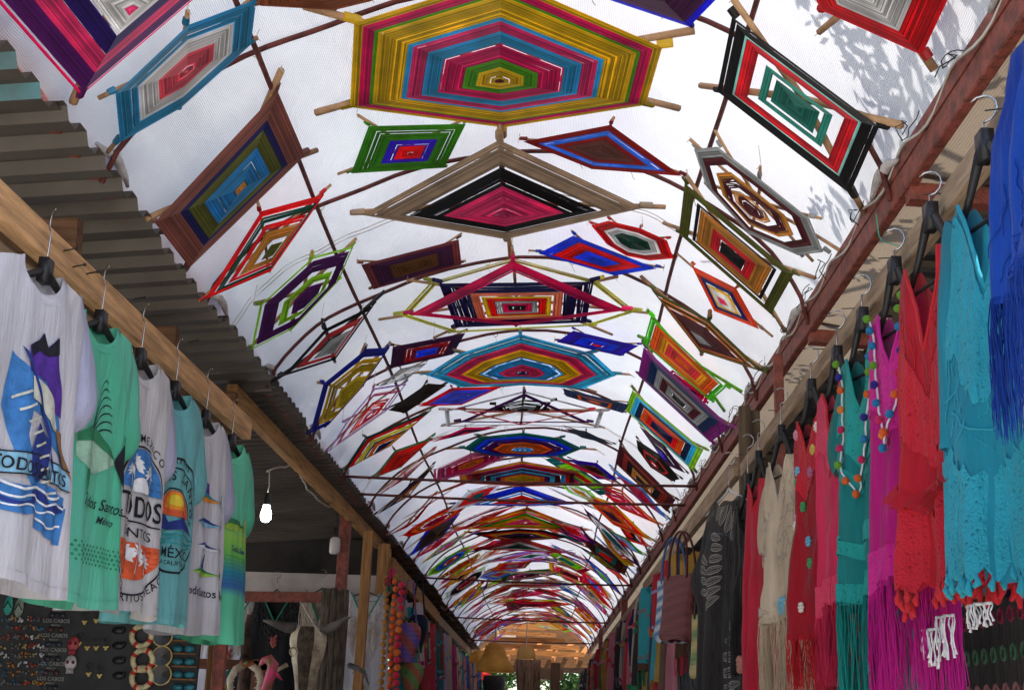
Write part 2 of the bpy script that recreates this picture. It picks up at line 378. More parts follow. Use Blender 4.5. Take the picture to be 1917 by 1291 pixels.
# left stall timber ---------------------------------------------
M_rail=M_pine
lr=thing('hanging_rail','raw pine beam with nails carrying the printed shirts','beam',(-1.27,5.2,2.65))
mb=MB(); mb.beam((-1.272,1.5,2.585),(-1.252,5.21,2.652),.04,.085,bev=.003); obj('timber',mb,M_rail,lr)
mb=MB(); mb.beam((-1.34,1.5,2.59),(-1.32,5.19,2.65),.035,.08,bev=.003); obj('inner_timber',mb,M_old,lr)
mb=MB()
for px,py in ((160,513),(118,470),(250,560),(352,640),(135,500)):
    p=onX(px,py,-1.245); mb.tube([p,p+Vector((.035,-.01,.004))],.0022,5); mb.sphere(p+Vector((.036,-.01,.004)),.005,6,4)
obj('nail',mb,M_wire,lr)
for q,(y) in enumerate((2.4,3.43,4.47,5.43)):
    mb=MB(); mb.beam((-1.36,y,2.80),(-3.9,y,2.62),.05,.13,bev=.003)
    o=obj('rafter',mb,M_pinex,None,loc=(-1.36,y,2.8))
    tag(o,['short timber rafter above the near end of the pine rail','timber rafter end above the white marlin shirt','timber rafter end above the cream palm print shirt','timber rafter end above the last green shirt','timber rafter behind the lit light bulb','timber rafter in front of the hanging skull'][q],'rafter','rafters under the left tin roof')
beam_thing('eave_timber','pine beam under the left tin roof leading to the red post','beam',(-1.43,5.6,2.90),(-1.38,11.45,2.93),.05,.09,wood('amber_timber',(.42,.22,.08),'y'))
beam_thing('eave_timber','far pine beam above the row of dresses at left','beam',(-1.36,11.5,2.84),(-1.40,17.5,2.86),.05,.14,wood('amber_timber',(.42,.22,.08),'y'))
beam_thing('eave_timber','farthest timber beam at left above blue garments','beam',(-1.42,17.6,2.86),(-1.42,27,2.88),.05,.12,M_old)

# corrugated roofs ----------------------------------------------
def roof(label,xa,xb,ya,yb,za,zb,pitch,amp,m,trap=True,sheet=.9,rag=.0,m2=None,near=0):
    t=thing('corrugated_roof',label,'roof',(xa,ya,za)); y=ya; k=0
    while y<yb-.01:
        ye=min(y+sheet+.03,yb); mb=MB(); n=int((ye-y)/pitch*(6 if trap else 8))
        jz=random.uniform(0,.010)+(.006 if k%2 else 0); jx=random.uniform(-rag,rag)
        def prof(yy):
            t_=(yy/pitch)%1
            if trap:
                return amp*(0 if t_<.42 else (t_-.42)/.08 if t_<.5 else 1 if t_<.92 else (1-t_)/.08)
            return amp*.5*(1+math.sin(t_*2*math.pi))
        X=[xa+jx,(xa+xb)/2,xb]
        vs=[];fs=[];mis=[]
        ys=[y+(ye-y)*i/n for i in range(n+1)]
        for yy in ys:
            for x in X:
                kk=(x-xa)/(xb-xa); z=za+(zb-za)*kk+prof(yy)+jz
                vs.append((x,yy,z))
        b=len(vs)
        for yy in ys:
            for x in X:
                kk=(x-xa)/(xb-xa); z=za+(zb-za)*kk+prof(yy)+jz+.0012; vs.append((x,yy,z))
        for i in range(n):
            for c in range(2):
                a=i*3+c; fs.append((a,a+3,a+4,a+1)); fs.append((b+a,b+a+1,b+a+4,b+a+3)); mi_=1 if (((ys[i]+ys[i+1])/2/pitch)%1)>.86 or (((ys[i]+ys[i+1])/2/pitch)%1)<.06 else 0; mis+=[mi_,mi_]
            a=i*3; fs.append((a,b+a,b+a+3,a+3)); mis.append(0)
        mb.add(vs,fs)
        if m2 and k<near: mb.m=mis; o=obj('roof_sheet',mb,(m,m2),t)
        else: o=obj('roof_sheet',mb,m,t)
        y=y+sheet; k+=1
    return t
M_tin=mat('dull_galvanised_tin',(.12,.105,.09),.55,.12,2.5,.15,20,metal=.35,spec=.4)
M_teal=mat('teal_lit_face_tin',(.07,.24,.28),.5,.35,1.6,.1,20,spec=.4,col2=(.09,.085,.075))  # teal tin coloured onto the rib slopes only, standing in for their lit faces
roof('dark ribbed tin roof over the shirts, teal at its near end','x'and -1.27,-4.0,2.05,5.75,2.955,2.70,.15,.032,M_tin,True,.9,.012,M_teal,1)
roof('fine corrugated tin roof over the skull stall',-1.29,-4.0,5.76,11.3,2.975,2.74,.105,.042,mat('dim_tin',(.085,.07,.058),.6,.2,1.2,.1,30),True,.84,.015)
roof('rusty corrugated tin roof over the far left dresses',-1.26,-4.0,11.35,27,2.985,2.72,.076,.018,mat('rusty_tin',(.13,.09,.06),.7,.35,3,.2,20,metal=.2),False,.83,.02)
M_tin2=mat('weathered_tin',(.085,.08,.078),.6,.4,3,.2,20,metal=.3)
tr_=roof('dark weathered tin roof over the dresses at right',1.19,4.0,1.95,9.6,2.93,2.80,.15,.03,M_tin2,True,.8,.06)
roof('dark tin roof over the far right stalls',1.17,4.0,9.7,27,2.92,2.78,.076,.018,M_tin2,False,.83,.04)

# right stall timber --------------------------------------------
rr=thing('hanging_rail','weathered timber rail carrying the bright crochet dresses','beam',(.82,5.6,2.62))
mb=MB(); mb.beam((.857,1.5,2.622),(.878,5.62,2.618),.036,.062,bev=.003); obj('timber',mb,M_old,rr)
mb=MB()
for k in range(9):
    y=2.2+k*.4; mb.tube([(.845,y,2.64),(.815,y+.02,2.645)],.0016,5)
obj('nail',mb,M_wire,rr)
beam_thing('hanging_rail','timber rail behind the black lace tunic carrying bags','beam',(.87,5.75,2.66),(.90,11.5,2.70),.035,.09,M_old)
beam_thing('hanging_rail','farthest timber rail along the right row of scarves','beam',(.90,11.6,2.66),(.93,26,2.70),.035,.09,M_old)
for q,y in enumerate((2.2,3.26,4.6)):
    mb=MB(); mb.beam((.97,y,2.925),(1.5,y,2.90),.05,.05); mb.beam((.97,y,2.99),(1.6,y,2.96),.03,.012)
    tag(obj('bracket_bar',mb,M_steel,None,loc=(.97,y,2.92)),['red steel bracket above the teal lace dress','red steel bracket above the red lace dress','red steel bracket above the green crochet tunic'][q],'bracket','brackets on the right red beam')
def post(label,p0,p1,wd,m,name='post',d=None):
    mb=MB(); mb.beam(p0,p1,wd,d or wd,upv=(0,1,0),bev=.003); return tag(obj(name,mb,m,None,loc=p0),label,'post')
post('red steel post between the cream tunic and the red flowered tunic',(.915,4.92,0),(.90,4.86,2.93),.035,M_steel)
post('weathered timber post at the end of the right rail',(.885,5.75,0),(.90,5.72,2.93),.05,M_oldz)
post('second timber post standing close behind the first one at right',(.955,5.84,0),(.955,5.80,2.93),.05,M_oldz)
post('red steel post among the far right scarves',(.90,14.86,0),(.93,14.8,2.92),.07,M_steel)
post('slim red steel post by the bamboo blind at right',(.86,19.6,0),(.88,19.6,2.92),.06,M_steel)
post('dark red steel post in the middle of the right stalls',(.99,9.9,0),(.99,9.9,2.92),.06,M_steel)
# left posts
post('red steel post below the wood eave beam at left',(-1.47,9.25,0),(-1.43,9.2,2.93),.075,M_steel)
post('tall pine post beside the red post at left',(-1.36,9.75,0),(-1.33,9.7,2.88),.07,M_pinez)
post('red steel post at the right end of the keychain board',(-1.345,5.5,0),(-1.345,5.5,2.0),.05,M_steel)
post('thin timber strip between keychain board and red post',(-1.40,5.55,0),(-1.40,5.55,1.95),.02,M_pinez)
post('pine corner post right of the crocheted white dress',(-1.33,10.55,0),(-1.31,10.55,2.9),.09,M_pinez)
mb=MB(); mb.beam((-2.6,9.22,2.315),(-1.50,9.22,2.335),.05,.07,bev=.003); tag(obj('cross_beam',mb,M_steel,None,loc=(-2.6,9.22,2.3)),'red steel crossbar above the cow skull','beam')
mb=MB(); mb.beam((-2.6,9.45,1.86),(-1.95,9.45,1.86),.05,.07,bev=.003); tag(obj('cross_beam',mb,wood('red_brown_wood',(.15,.055,.03),'x'),None,loc=(-2.6,9.4,1.8)),'brown wooden crossbar behind the skull at left','beam')
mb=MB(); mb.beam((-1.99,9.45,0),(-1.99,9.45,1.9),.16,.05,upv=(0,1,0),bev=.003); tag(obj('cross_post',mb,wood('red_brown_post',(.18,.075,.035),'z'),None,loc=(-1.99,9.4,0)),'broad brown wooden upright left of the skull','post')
bpy.data.objects['cross_post'].name='post'
# walls -----------------------------------------------------------
M_sheet=mat('grey_plastic_sheet',(.55,.5,.49),.7,.2,1.6,.4,6)
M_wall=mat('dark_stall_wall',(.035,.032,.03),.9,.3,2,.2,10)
def wall(label,a,b,m):
    mb=MB(); mb.box(a,b); return tag(obj('stall_wall',mb,m,None,loc=a),label,'wall')
wall('grey plastic sheet wall behind the crochet dresses at left',(-3.2,10.7,0),(-1.36,10.74,2.66),M_sheet)
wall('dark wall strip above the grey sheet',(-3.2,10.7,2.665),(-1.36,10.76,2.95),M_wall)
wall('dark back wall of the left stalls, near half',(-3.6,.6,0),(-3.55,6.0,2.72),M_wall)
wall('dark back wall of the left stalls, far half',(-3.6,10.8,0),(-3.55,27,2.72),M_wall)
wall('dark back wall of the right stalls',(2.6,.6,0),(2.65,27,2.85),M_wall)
# ================================================================= YARN WEAVINGS
YEL=(.62,.40,.012);MAG=(.52,.015,.16);GRN=(.10,.34,.02);BLU=(.04,.34,.52);PNK=(.85,.05,.2);TAN=(.36,.29,.22);BLK=(.012,.011,.013)
RED=(.55,.012,.018);NAVY=(.012,.014,.12);PUR=(.12,.012,.17);LIME=(.32,.62,.03);TEAL=(.01,.22,.2);WHT=(.85,.84,.85);COR=(.85,.12,.13)
BRN=(.17,.065,.055);OLI=(.12,.13,.02);OCH=(.42,.24,.05);ORG=(.85,.18,.02);MAR=(.13,.015,.025);IND=(.06,.02,.42);RBL=(.02,.09,.55)
LIL=(.42,.28,.55);GRY=(.32,.33,.33);SAL=(.8,.25,.16);MIN=(.3,.55,.5);CRM=(.75,.66,.5);SKY=(.08,.42,.68);DKG=(.01,.09,.06);YGR=(.58,.58,.14);PLM=(.09,.02,.09);DKT=(.01,.14,.14);BRO=(.16,.07,.02);STE=(.06,.1,.2)
NECOL={}
def rnd(s=1): return random.uniform(-s,s)
def strands(c0,cor,t0,t1,pitch,nin,hgt,loose=0,skip=.05):
    """wound yarn: one thin closed loop of thread after another, from t0 (outer) to t1 (inner)"""
    mb=MB(); k=len(cor); R=sum((c-c0).length for c in cor)/k
    # distance between centre and the edges, so that threads touch
    rr=min(((cor[i]+cor[(i+1)%k])/2-c0).length for i in range(k)); rr=(rr+R)/2
    n=max(2,int((t0-t1)*rr/pitch)); ph=[random.uniform(0,9) for _ in cor]
    for q in range(n):
        if random.random()<skip: continue
        t=t0+(t1-t0)*(q+.5)/n
        w_=pitch/rr*.5*random.uniform(1.5,1.85)
        vs=[]
        for i,c in enumerate(cor):
            ti=t+(t0-t1)/n*(.28*rnd()+.7*loose*math.sin(ph[i]+q*.9)+loose*rnd())
            h=hgt*(1-ti)+.009+pitch*.10*rnd()
            p=c-c0
            for tt,hh in ((ti+w_,h),(ti-w_,h),(ti,h+pitch*.45)):
                vs.append(c0+p*tt+nin*hh)
        fs=[]
        for i in range(k):
            j=(i+1)%k
            for a in range(3):
                b=(a+1)%3; fs.append((i*3+a,i*3+b,j*3+b,j*3+a))
        mb.add(vs,fs)
    return mb
def fit_plane(hits,extra=.03):
    mx_=sum(h.x for h in hits)/len(hits); mz=sum(h.z for h in hits)/len(hits)
    sxx=sum((h.x-mx_)**2 for h in hits); szz=sum((h.z-mz)**2 for h in hits); sxz=sum((h.x-mx_)*(h.z-mz) for h in hits)
    a=.5*math.atan2(2*sxz,sxx-szz); d=Vector((math.cos(a),0,math.sin(a))); n=Vector((d.z,0,-d.x))
    c=Vector((-.17,0,2.6))-Vector((mx_,0,mz))
    if n.dot(c)<0: n=-n
    return n
def eye(label,corners,rings,center=None,tips=None,layers=(),off=.03,group="yarn god's eyes hung under the vault",ext=1.09,stick_r=None,hgt=.03,pairs=None,pitch=None,wrap=True,cat='yarn weaving',stickmat=None):
    hits=[on_arch(*c) for c in corners]
    n=fit_plane(hits); cpx=center or (sum(c[0] for c in corners)/len(corners),sum(c[1] for c in corners)/len(corners))
    allc=list(corners)+[c for l in layers for c in l['corners']]
    P0=on_arch(*cpx); o_=off
    def hit(px,py,o):
        d=ray(px,py); t=(n.dot(P0)+o-n.dot(CAM))/n.dot(d); return CAM+d*t
    while o_<.6:
        if all(arch_z(hit(*c,o_).x)-.03>hit(*c,o_).z for c in allc): break
        o_+=.01
    cor=[hit(*c,o_) for c in corners]; c0=hit(*cpx,o_)
    t=thing('yarn_weaving',label,cat,c0,group)
    D=(c0-CAM).length; pt=pitch or max(.0030,.00085*D)
    k=len(cor); sr=(stick_r or .009)*.85
    R=sum((c-c0).length for c in cor)/k
    # sticks behind the yarn
    tp={}
    for i in range(k):
        tp[i]=c0+(cor[i]-c0)*(1+ (ext-1)*(.8+.4*random.random()))
    for i,p in (tips or {}).items(): tp[i]=hit(*p,o_)
    done=set(); sm=stickmat or M_stick
    pr=pairs if pairs is not None else ([(i,i+k//2) for i in range(k//2)] if k%2==0 else [(i,None) for i in range(k)])
    for a,b in pr:
        pa=tp[a]; pb=tp[b] if b is not None else c0
        mb=MB(); m_=6
        pts=[pa.lerp(c0,q/3) for q in range(3)]+[c0]+[c0.lerp(pb,q/3) for q in range(1,4)] if b is not None else [pa.lerp(pb,q/4) for q in range(5)]
        pts=[p-n*.004+Vector((rnd(),rnd(),rnd()))*.0025 for p in pts]
        mb.tube(pts,[sr*random.uniform(.85,1.1) for _ in pts],6); obj('stick',mb,sm,t,True)
    def band(c0,cor,rg,R):
        t0,t1,col=rg[:3]; sp=rg[3] if len(rg)>3 else 0
        p=pt*(2.2 if sp==2 else 1)
        mb=strands(c0,cor,t0,t1,pt if sp!=2 else pt*.9,n,hgt,.0+.9*(sp==1),skip=.022 if sp==0 else .2 if sp==1 else .55)
        if wrap and t0>.985:
            for i,c in enumerate(cor):
                u=(c-c0).normalized(); a=c0+(c-c0)*.97; b=c+u*min(.035,R*.07)
                mb.tube([a-n*.003,b-n*.003],[sr+.003,sr+.0015],7)
        return obj('yarn_band',mb,yarn(col),t)
    for rg in rings: band(c0,cor,rg,R)
    for l in layers:
        lc=[hit(*c,o_+l.get('off',.015)) for c in l['corners']]; lp=l.get('center',cpx); l0=hit(*lp,o_+l.get('off',.015))
        for rg in l['rings']: band(l0,lc,rg,R)
    # a bit of twine up to the vault
    mb=MB()
    for i in range(0,k,2):
        p=tp[i]; zt=arch_z(p.x)-.01
        if zt-p.z>.01 and zt-p.z<.3: mb.tube([p+n*.012,p-n*.01,(p.x,p.y,min(zt,p.z+.2))],.0015,4)
    if mb.v: obj('twine_tie',mb,M_twine,t)['kind']='stuff'
    return t

# ---- crown of the vault, near to far
eye('largest yellow, magenta and blue hexagon hanging over the middle of the lane',
 [(938,-48),(1239,84),(1208,192),(941,234),(656,196),(664,38)],
 [(1,.945,YEL),(.945,.87,MAG),(.87,.845,GRN),(.845,.645,YEL),(.645,.61,BLU),(.61,.51,PNK),(.51,.40,BLU),(.40,.24,MAG),(.24,.15,GRN),(.15,.03,YEL),(.03,.0,MAR)],
 (934,121),{0:(938,-75),1:(1300,58),2:(1273,206),3:(943,256),4:(590,212),5:(568,14)},stick_r=.015,hgt=.05,pairs=[(0,3),(1,4),(2,5)])
eye('wide beige and black diamond with a red heart, second along the crown',
 [(934,256),(1206,385),(947,444),(675,398)],
 [(1,.69,TAN),(.66,.42,BLK),(.42,.0,PNK)],(943,381),{0:(936,236),1:(1245,388),2:(957,485),3:(655,399)},stick_r=.013,hgt=.045)
eye('pale lime hexagon with magenta diamond over a navy rectangle, third along the crown',
 [(960,479),(1118,522),(1190,580),(1108,606),(847,619),(749,587),(806,525)],
 [(1,.93,YGR)],(967,560),{0:(959,462),1:(1156,519),2:(1215,588),3:(1147,627),4:(812,633),5:(709,599),6:(763,525)},
 layers=[dict(corners=[(822,527),(1110,524),(1097,600),(854,609)],center=(967,562),off=.02,rings=[(1,.62,NAVY,1),(.62,.50,SAL),(.47,.40,YEL),(.40,.30,RED),(.28,.2,GRY,1),(.2,.12,MAG),(.12,0,BLK)]),
         dict(corners=[(960,485),(1171,577),(966,606),(768,585)],center=(965,565),off=.045,rings=[(1,.80,MAG)])],
 pairs=[(0,None),(1,5),(2,None),(3,6),(4,None)])
eye('sky blue, crimson and yellow octagon, fourth along the crown',
 [(974,622),(1109,659),(1153,699),(1091,724),(980,717),(865,721),(797,699),(860,659)],
 [(1,.79,SKY),(.79,.63,PNK),(.63,.44,YEL),(.44,.24,BLU),(.24,.08,PNK),(.08,0,NAVY)],(977,686),{2:(1190,702),6:(776,698),3:(1116,735),7:(848,655)})
eye('open white frame crossed by purple and pink triangles, fifth along the crown',
 [(981,729),(1130,768),(1119,798),(976,792),(836,795),(833,766)],[(1,.95,WHT)],(978,768),
 layers=[dict(corners=[(982,733),(1103,788),(859,787)],center=(981,769),rings=[(1,.88,PUR)]),
         dict(corners=[(868,766),(1105,766),(975,792)],center=(981,775),off=.03,rings=[(1,.86,COR)]),
         dict(corners=[(927,756),(981,745),(1033,749),(1020,765),(975,768),(935,765)],center=(978,757),off=.01,rings=[(1,.5,BLK,1),(.5,.2,GRY),(.2,0,BLK)])])
eye('teal and navy hexagon with an orange heart, sixth along the crown',
 [(980,807),(1051,818),(1090,837),(1054,851),(977,852),(910,850),(867,837),(897,815)],
 [(1,.84,TEAL),(.84,.68,RBL),(.66,.5,PUR),(.5,.2,ORG),(.18,0,BLU)],(978,833),{2:(1136,843),6:(831,841)})
eye('rainbow striped broad hexagon just before the first pair of tie rods',
 [(977,860),(1100,882),(1097,905),(977,908),(861,901),(859,885)],
 [(1,.95,SAL),(.95,.88,YEL),(.88,.8,PNK),(.8,.72,MAR),(.72,.66,RED),(.66,.58,BLU),(.58,.5,MAR),(.5,.42,SKY),(.42,.34,PUR),(.34,.26,ORG),(.26,0,YEL)],(977,888))
eye('blue arrow shaped weaving with a red middle behind the first pair of tie rods',
 [(976,906),(1075,941),(977,944),(849,942)],[(1,.66,RBL),(.6,.52,BLU),(.45,.1,RED)],(977,932))
eye('large orange and gold weaving with checks of green behind the first tie rods',
 [(987,947),(1098,991),(977,986),(852,988)],[(1,.9,ORG),(.88,.8,YEL),(.78,.66,RED,1),(.62,.5,GRN,1),(.5,.3,YEL),(.28,.1,PNK,1)],(979,970))
eye('black, yellow and red hexagon behind the gold weaving on the crown',
 [(971,987),(1020,990),(1066,1004),(977,1010),(920,1006),(880,996)],[(1,.8,BLK),(.8,.65,RED),(.65,.5,YEL),(.5,.3,PUR),(.3,0,DKG)],(974,998))
eye('red, white and green diamond far along the crown',
 [(971,1003),(1070,1034),(971,1028),(879,1026)],[(1,.6,RED),(.6,.35,WHT),(.35,0,DKG)],(972,1017))
eye('green weaving with indigo and red centre left of the crown',
 [(689,232),(870,228),(830,310),(657,320)],[(1,.5,(.06,.26,.015)),(.5,.28,IND),(.28,0,RED)],(764,275),{0:(669,218),1:(876,222),2:(836,313),3:(633,329)},stick_r=.007,hgt=.02)
eye('finely woven maroon and blue diamond right of the crown',
 [(982,261),(1144,230),(1276,325),(1109,312)],[(1,.8,(.28,.02,.02)),(.8,.6,(.04,.2,.5)),(.6,.45,(.28,.02,.02)),(.45,0,BRN)],(1126,272),{0:(972,261),1:(1148,222),2:(1286,330)},stick_r=.006,hgt=.015)
eye('blue and red diamond below the white centred octagon, right of the crown',
 [(1009,471),(1075,438),(1230,499),(1152,512)],[(1,.75,RBL),(.75,.4,RED),(.4,0,RBL)],(1120,478),{0:(990,471),2:(1243,503)},stick_r=.006,hgt=.015)
eye('red octagon with white ring and dark green centre beside the right long rod',
 [(1109,419),(1141,410),(1200,424),(1250,446),(1262,480),(1218,484),(1174,475),(1138,454)],[(1,.70,RED),(.70,.45,WHT),(.45,0,DKG)],(1188,446),stick_r=.005,hgt=.012)
eye('small indigo weaving with blue centre right of the octagon',
 [(1044,637),(1075,616),(1196,644),(1163,663)],[(1,.6,IND),(.6,.3,RBL),(.3,.12,IND),(.12,0,RED)],(1120,640),stick_r=.005,hgt=.012)
eye('narrow steel blue weaving with orange rectangle right of the crown',
 [(1055,724),(1177,754),(1167,770),(1060,738)],[(1,.55,STE),(.55,.45,ORG),(.45,.2,STE),(.2,0,ORG)],(1115,747),stick_r=.005,hgt=.012)
eye('small slate coloured diamond right of the teal hexagon',
 [(1059,799),(1097,804),(1149,830),(1090,816)],[(1,0,(.05,.07,.12))],(1098,812),stick_r=.005,hgt=.012)
eye('indigo hexagon with olive and red middle before the first tie rods',
 [(1066,857),(1118,864),(1157,895),(1120,894)],[(1,.62,IND),(.62,.4,OLI),(.4,0,MAR)],(1115,877),stick_r=.005,hgt=.012)
eye('blue yarn diamond with red rim behind the sky blue octagon at left',
 [(784,757),(845,723),(938,721),(863,755)],[(1,.78,RED),(.78,0,(.12,.16,.6))],(857,739),stick_r=.005,hgt=.012)
eye('slim magenta and grey weaving left of the teal hexagon',
 [(808,824),(871,797),(930,797),(865,810)],[(1,.7,MAG),(.7,.3,PLM),(.3,0,MAG)],(868,807),stick_r=.005,hgt=.012)
eye('small dark green and yellow hexagon with black heart left of the crown',
 [(831,880),(882,857),(923,854),(908,871),(867,883)],[(1,.72,DKG),(.72,.5,YEL),(.5,0,MAR)],(876,871),stick_r=.005,hgt=.012)
eye('purple weaving with brown rectangle left of the lime hexagon',
 [(676,492),(857,445),(862,491),(698,538)],[(1,.83,(.22,.06,.07)),(.83,.5,PLM),(.5,0,BRO)],(775,491),{0:(669,490),1:(866,438),2:(872,490),3:(690,542)},stick_r=.006,hgt=.012)
eye('plum weaving with red band and blue centre left of the octagon',
 [(735,646),(870,620),(847,660),(730,686)],[(1,.66,PLM),(.66,.33,(.3,.01,.03)),(.33,0,RBL)],(797,654),stick_r=.006,hgt=.012)
eye('partly hidden rust brown weaving at the top edge left of the crown',
 [(480,-60),(700,-70),(690,-2),(625,14),(486,6)],[(1,0,(.25,.08,.03))],(585,-25),stick_r=.008)
eye('purple weaving with royal blue border at the top edge right of the crown',
 [(1110,-16),(1200,-80),(1375,-40),(1292,45)],[(1,.82,(.02,.02,.5)),(.82,0,PLM)],(1250,-20),{3:(1297,52)},stick_r=.008)
# ---- left slope, near to far
eye('huge purple, pink and navy diamond cut off by the top left corner',
 [(153,166),(-75,-95),(290,-240),(470,-105)],[(1.06,1.03,MAG,2),(1,.76,PUR),(.76,.53,PNK),(.52,.30,(.03,.01,.16)),(.28,.05,WHT),(.05,0,PNK)],(222,-10),{0:(138,195)},stick_r=.015,hgt=.05)
eye('teal, white and coral hexagon beside the top left corner',
 [(349,43),(475,-4),(466,80),(336,197),(222,262),(213,171)],[(1,.69,(.03,.26,.42)),(.69,.40,WHT),(.40,0,(.85,.1,.15))],(339,120),{0:(354,23),2:(484,72),4:(203,288),5:(184,185)},stick_r=.009,hgt=.02,pairs=[(0,3),(1,4),(2,5)])
eye('large dusty brown rectangle with blue centre on the left slope',
 [(516,168),(568,287),(352,497),(287,412)],[(1,.72,(.26,.10,.08)),(.72,.62,NAVY),(.62,.44,OLI),(.44,.08,(.02,.22,.4)),(.08,0,OCH)],(442,341),{0:(528,132),1:(595,283),2:(343,513),3:(273,411)},stick_r=.012,hgt=.02)
eye('red framed diamond with yellow and green centre on the left slope',
 [(486,392),(604,361),(504,504),(381,557)],[(1,.87,RED),(.84,.72,DKG),(.66,.54,RED),(.5,.28,OCH),(.2,0,OLI)],(499,458),{0:(484,378),1:(622,346)},stick_r=.007,hgt=.03)
eye('purple hexagon in a thin lime frame on the left slope',
 [(659,458),(585,477),(484,568),(467,652),(546,612),(632,522)],[(1,.95,LIME),(.9,.62,PUR),(.52,.38,LIME),(.3,0,PUR)],(568,546),{0:(668,448),1:(585,471),3:(462,659)},hgt=.03,pairs=[(0,3),(1,4),(2,5)])
eye('black framed diamond with brick red ring and grey centre on the left slope',
 [(607,613),(698,568),(625,670),(527,701)],[(1,.86,BLK),(.74,.52,(.4,.05,.05)),(.42,0,GRY)],(619,641),{0:(604,600),1:(722,546),2:(627,678),3:(505,719)},stick_r=.011,hgt=.02,stickmat=M_black)
eye('royal blue frame with yellow weaving sagging in the middle, left slope',
 [(684,651),(727,648),(676,722),(612,793),(579,808),(604,715)],[(1,.84,(.015,.03,.35)),(.78,.5,YEL),(.4,0,(.6,.45,.03))],(648,728),{0:(685,645),5:(596,716)},hgt=.03,pairs=[(0,3),(1,4),(2,5)])
eye('open lilac and crimson lattice hexagon below the blue and yellow frame',
 [(700,724),(759,715),(720,767),(612,843),(646,788)],[(1,.94,LIL),(.8,.7,PNK,2),(.5,.3,RED,1),(.25,.05,PNK,1)],(685,768),stick_r=.006)
eye('green and crimson striped diamond with blue heart above the tin roof edge',
 [(682,816),(807,764),(727,833),(640,879)],[(1,.88,DKG),(.87,.72,RED),(.68,.52,(.55,.5,.08)),(.5,.42,DKG),(.4,.26,ORG),(.22,0,NAVY)],(710,829),stick_r=.007)
eye('bright red diamond with thin green border on the lower left slope',
 [(738,840),(811,815),(749,872),(696,893)],[(1,.86,(.05,.2,.06)),(.84,0,(.8,.03,.02))],(750,856),{0:(735,836)},stick_r=.007)
eye('grey and white diamond beneath the plum weaving',
 [(749,687),(798,676),(761,706),(708,720)],[(1,.75,GRY),(.7,.5,WHT),(.45,.35,BLK),(.3,0,GRY)],(755,697),stick_r=.005)
eye('rough dark brown rectangle like bark left of the octagon',
 [(799,715),(834,718),(757,770),(726,765)],[(1,0,(.045,.03,.025))],(779,742),stick_r=.006,stickmat=mat('dark_bark',(.05,.03,.02),.9,.3,20,.6,80))
eye('long faded pink weaving wound around a stick on the lower left slope',
 [(754,884),(812,840),(760,892),(705,925)],[(1,.5,(.45,.12,.14),1),(.5,0,(.35,.08,.1))],(757,884),stick_r=.008)
eye('slim black, yellow and plum weaving along the lower left slope',
 [(770,900),(812,868),(765,925),(705,960)],[(1,.8,BLK),(.75,.5,PLM),(.45,.2,OCH)],(762,915),stick_r=.006)
eye('long tan stick weaving with red diamond on the lower left slope',
 [(781,968),(815,924),(760,985),(728,999)],[(1,.85,(.4,.2,.14)),(.8,0,(.6,.03,.03))],(775,965),stick_r=.008)
eye('grey brown diamond rimmed in royal blue on the lower left slope',
 [(801,984),(860,958),(827,1003),(765,1039)],[(1,.82,RBL),(.8,0,(.14,.1,.08))],(813,995),stick_r=.006)
# ---- right slope, near to far
eye('red framed weaving with a silver white middle at the top right corner',
 [(1541,15),(1730,99),(1805,-60),(1740,-150),(1600,-165),(1500,-80)],[(1,.6,(.62,.01,.02)),(.6,0,WHT)],(1640,-28),{0:(1531,63),1:(1748,132)},stick_r=.013,hgt=.03,pairs=[(0,3),(1,4),(2,5)])
eye('big black rectangle with red inner frame and sea green centre on the right slope',
 [(1375,29),(1649,233),(1594,358),(1347,168)],[(1,.80,BLK),(.80,.765,MIN),(.765,.60,(.5,.02,.04)),(.46,.36,(.05,.3,.25)),(.30,0,(.02,.2,.16))],(1502,186),{0:(1370,0),1:(1685,237),2:(1615,399),3:(1308,162)},stick_r=.013,hgt=.02)
eye('grey and maroon octagon with gold strands on the right slope',
 [(1303,276),(1347,272),(1421,328),(1518,405),(1545,468),(1497,474),(1405,434),(1325,345)],[(1,.84,GRY),(.84,.72,MAR),(.60,.5,OCH),(.5,.36,MAR,1),(.33,.2,OCH,1),(.2,0,MAR)],(1418,378),{1:(1337,246),2:(1421,312),3:(1535,411),5:(1520,490),0:(1290,262),4:(1572,470)},stick_r=.007,hgt=.03)
eye('olive green rectangle with ochre, red and black centre on the right slope',
 [(1285,340),(1488,510),(1446,585),(1274,434)],[(1,.82,OLI),(.74,.68,BLK),(.66,.40,OCH),(.40,.24,(.45,.02,.04)),(.22,0,BLK)],(1380,471),{0:(1284,330),1:(1525,522),2:(1468,621),3:(1240,418)},stick_r=.01,hgt=.02)
eye('small orange, navy and yellow diamond below the olive rectangle',
 [(1298,495),(1381,536),(1424,613),(1340,579)],[(1,.72,(.8,.1,.02)),(.72,.55,(.01,.03,.2)),(.5,.40,YEL),(.40,.15,CRM),(.15,0,PNK)],(1360,556),{0:(1268,476),2:(1445,631)},stick_r=.006,hgt=.02)
eye('olive and maroon diamond with orange lines wound on thick sticks, right slope',
 [(1223,540),(1328,594),(1431,693),(1312,654)],[(1,.88,OLI),(.86,.81,(.6,.25,.04)),(.81,.72,(.05,.045,.02)),(.71,.66,(.6,.25,.04)),(.62,.2,MAR),(.2,0,GRY)],(1322,627),{0:(1198,518),1:(1329,582),2:(1431,693),3:(1311,664)},stick_r=.011,hgt=.03)
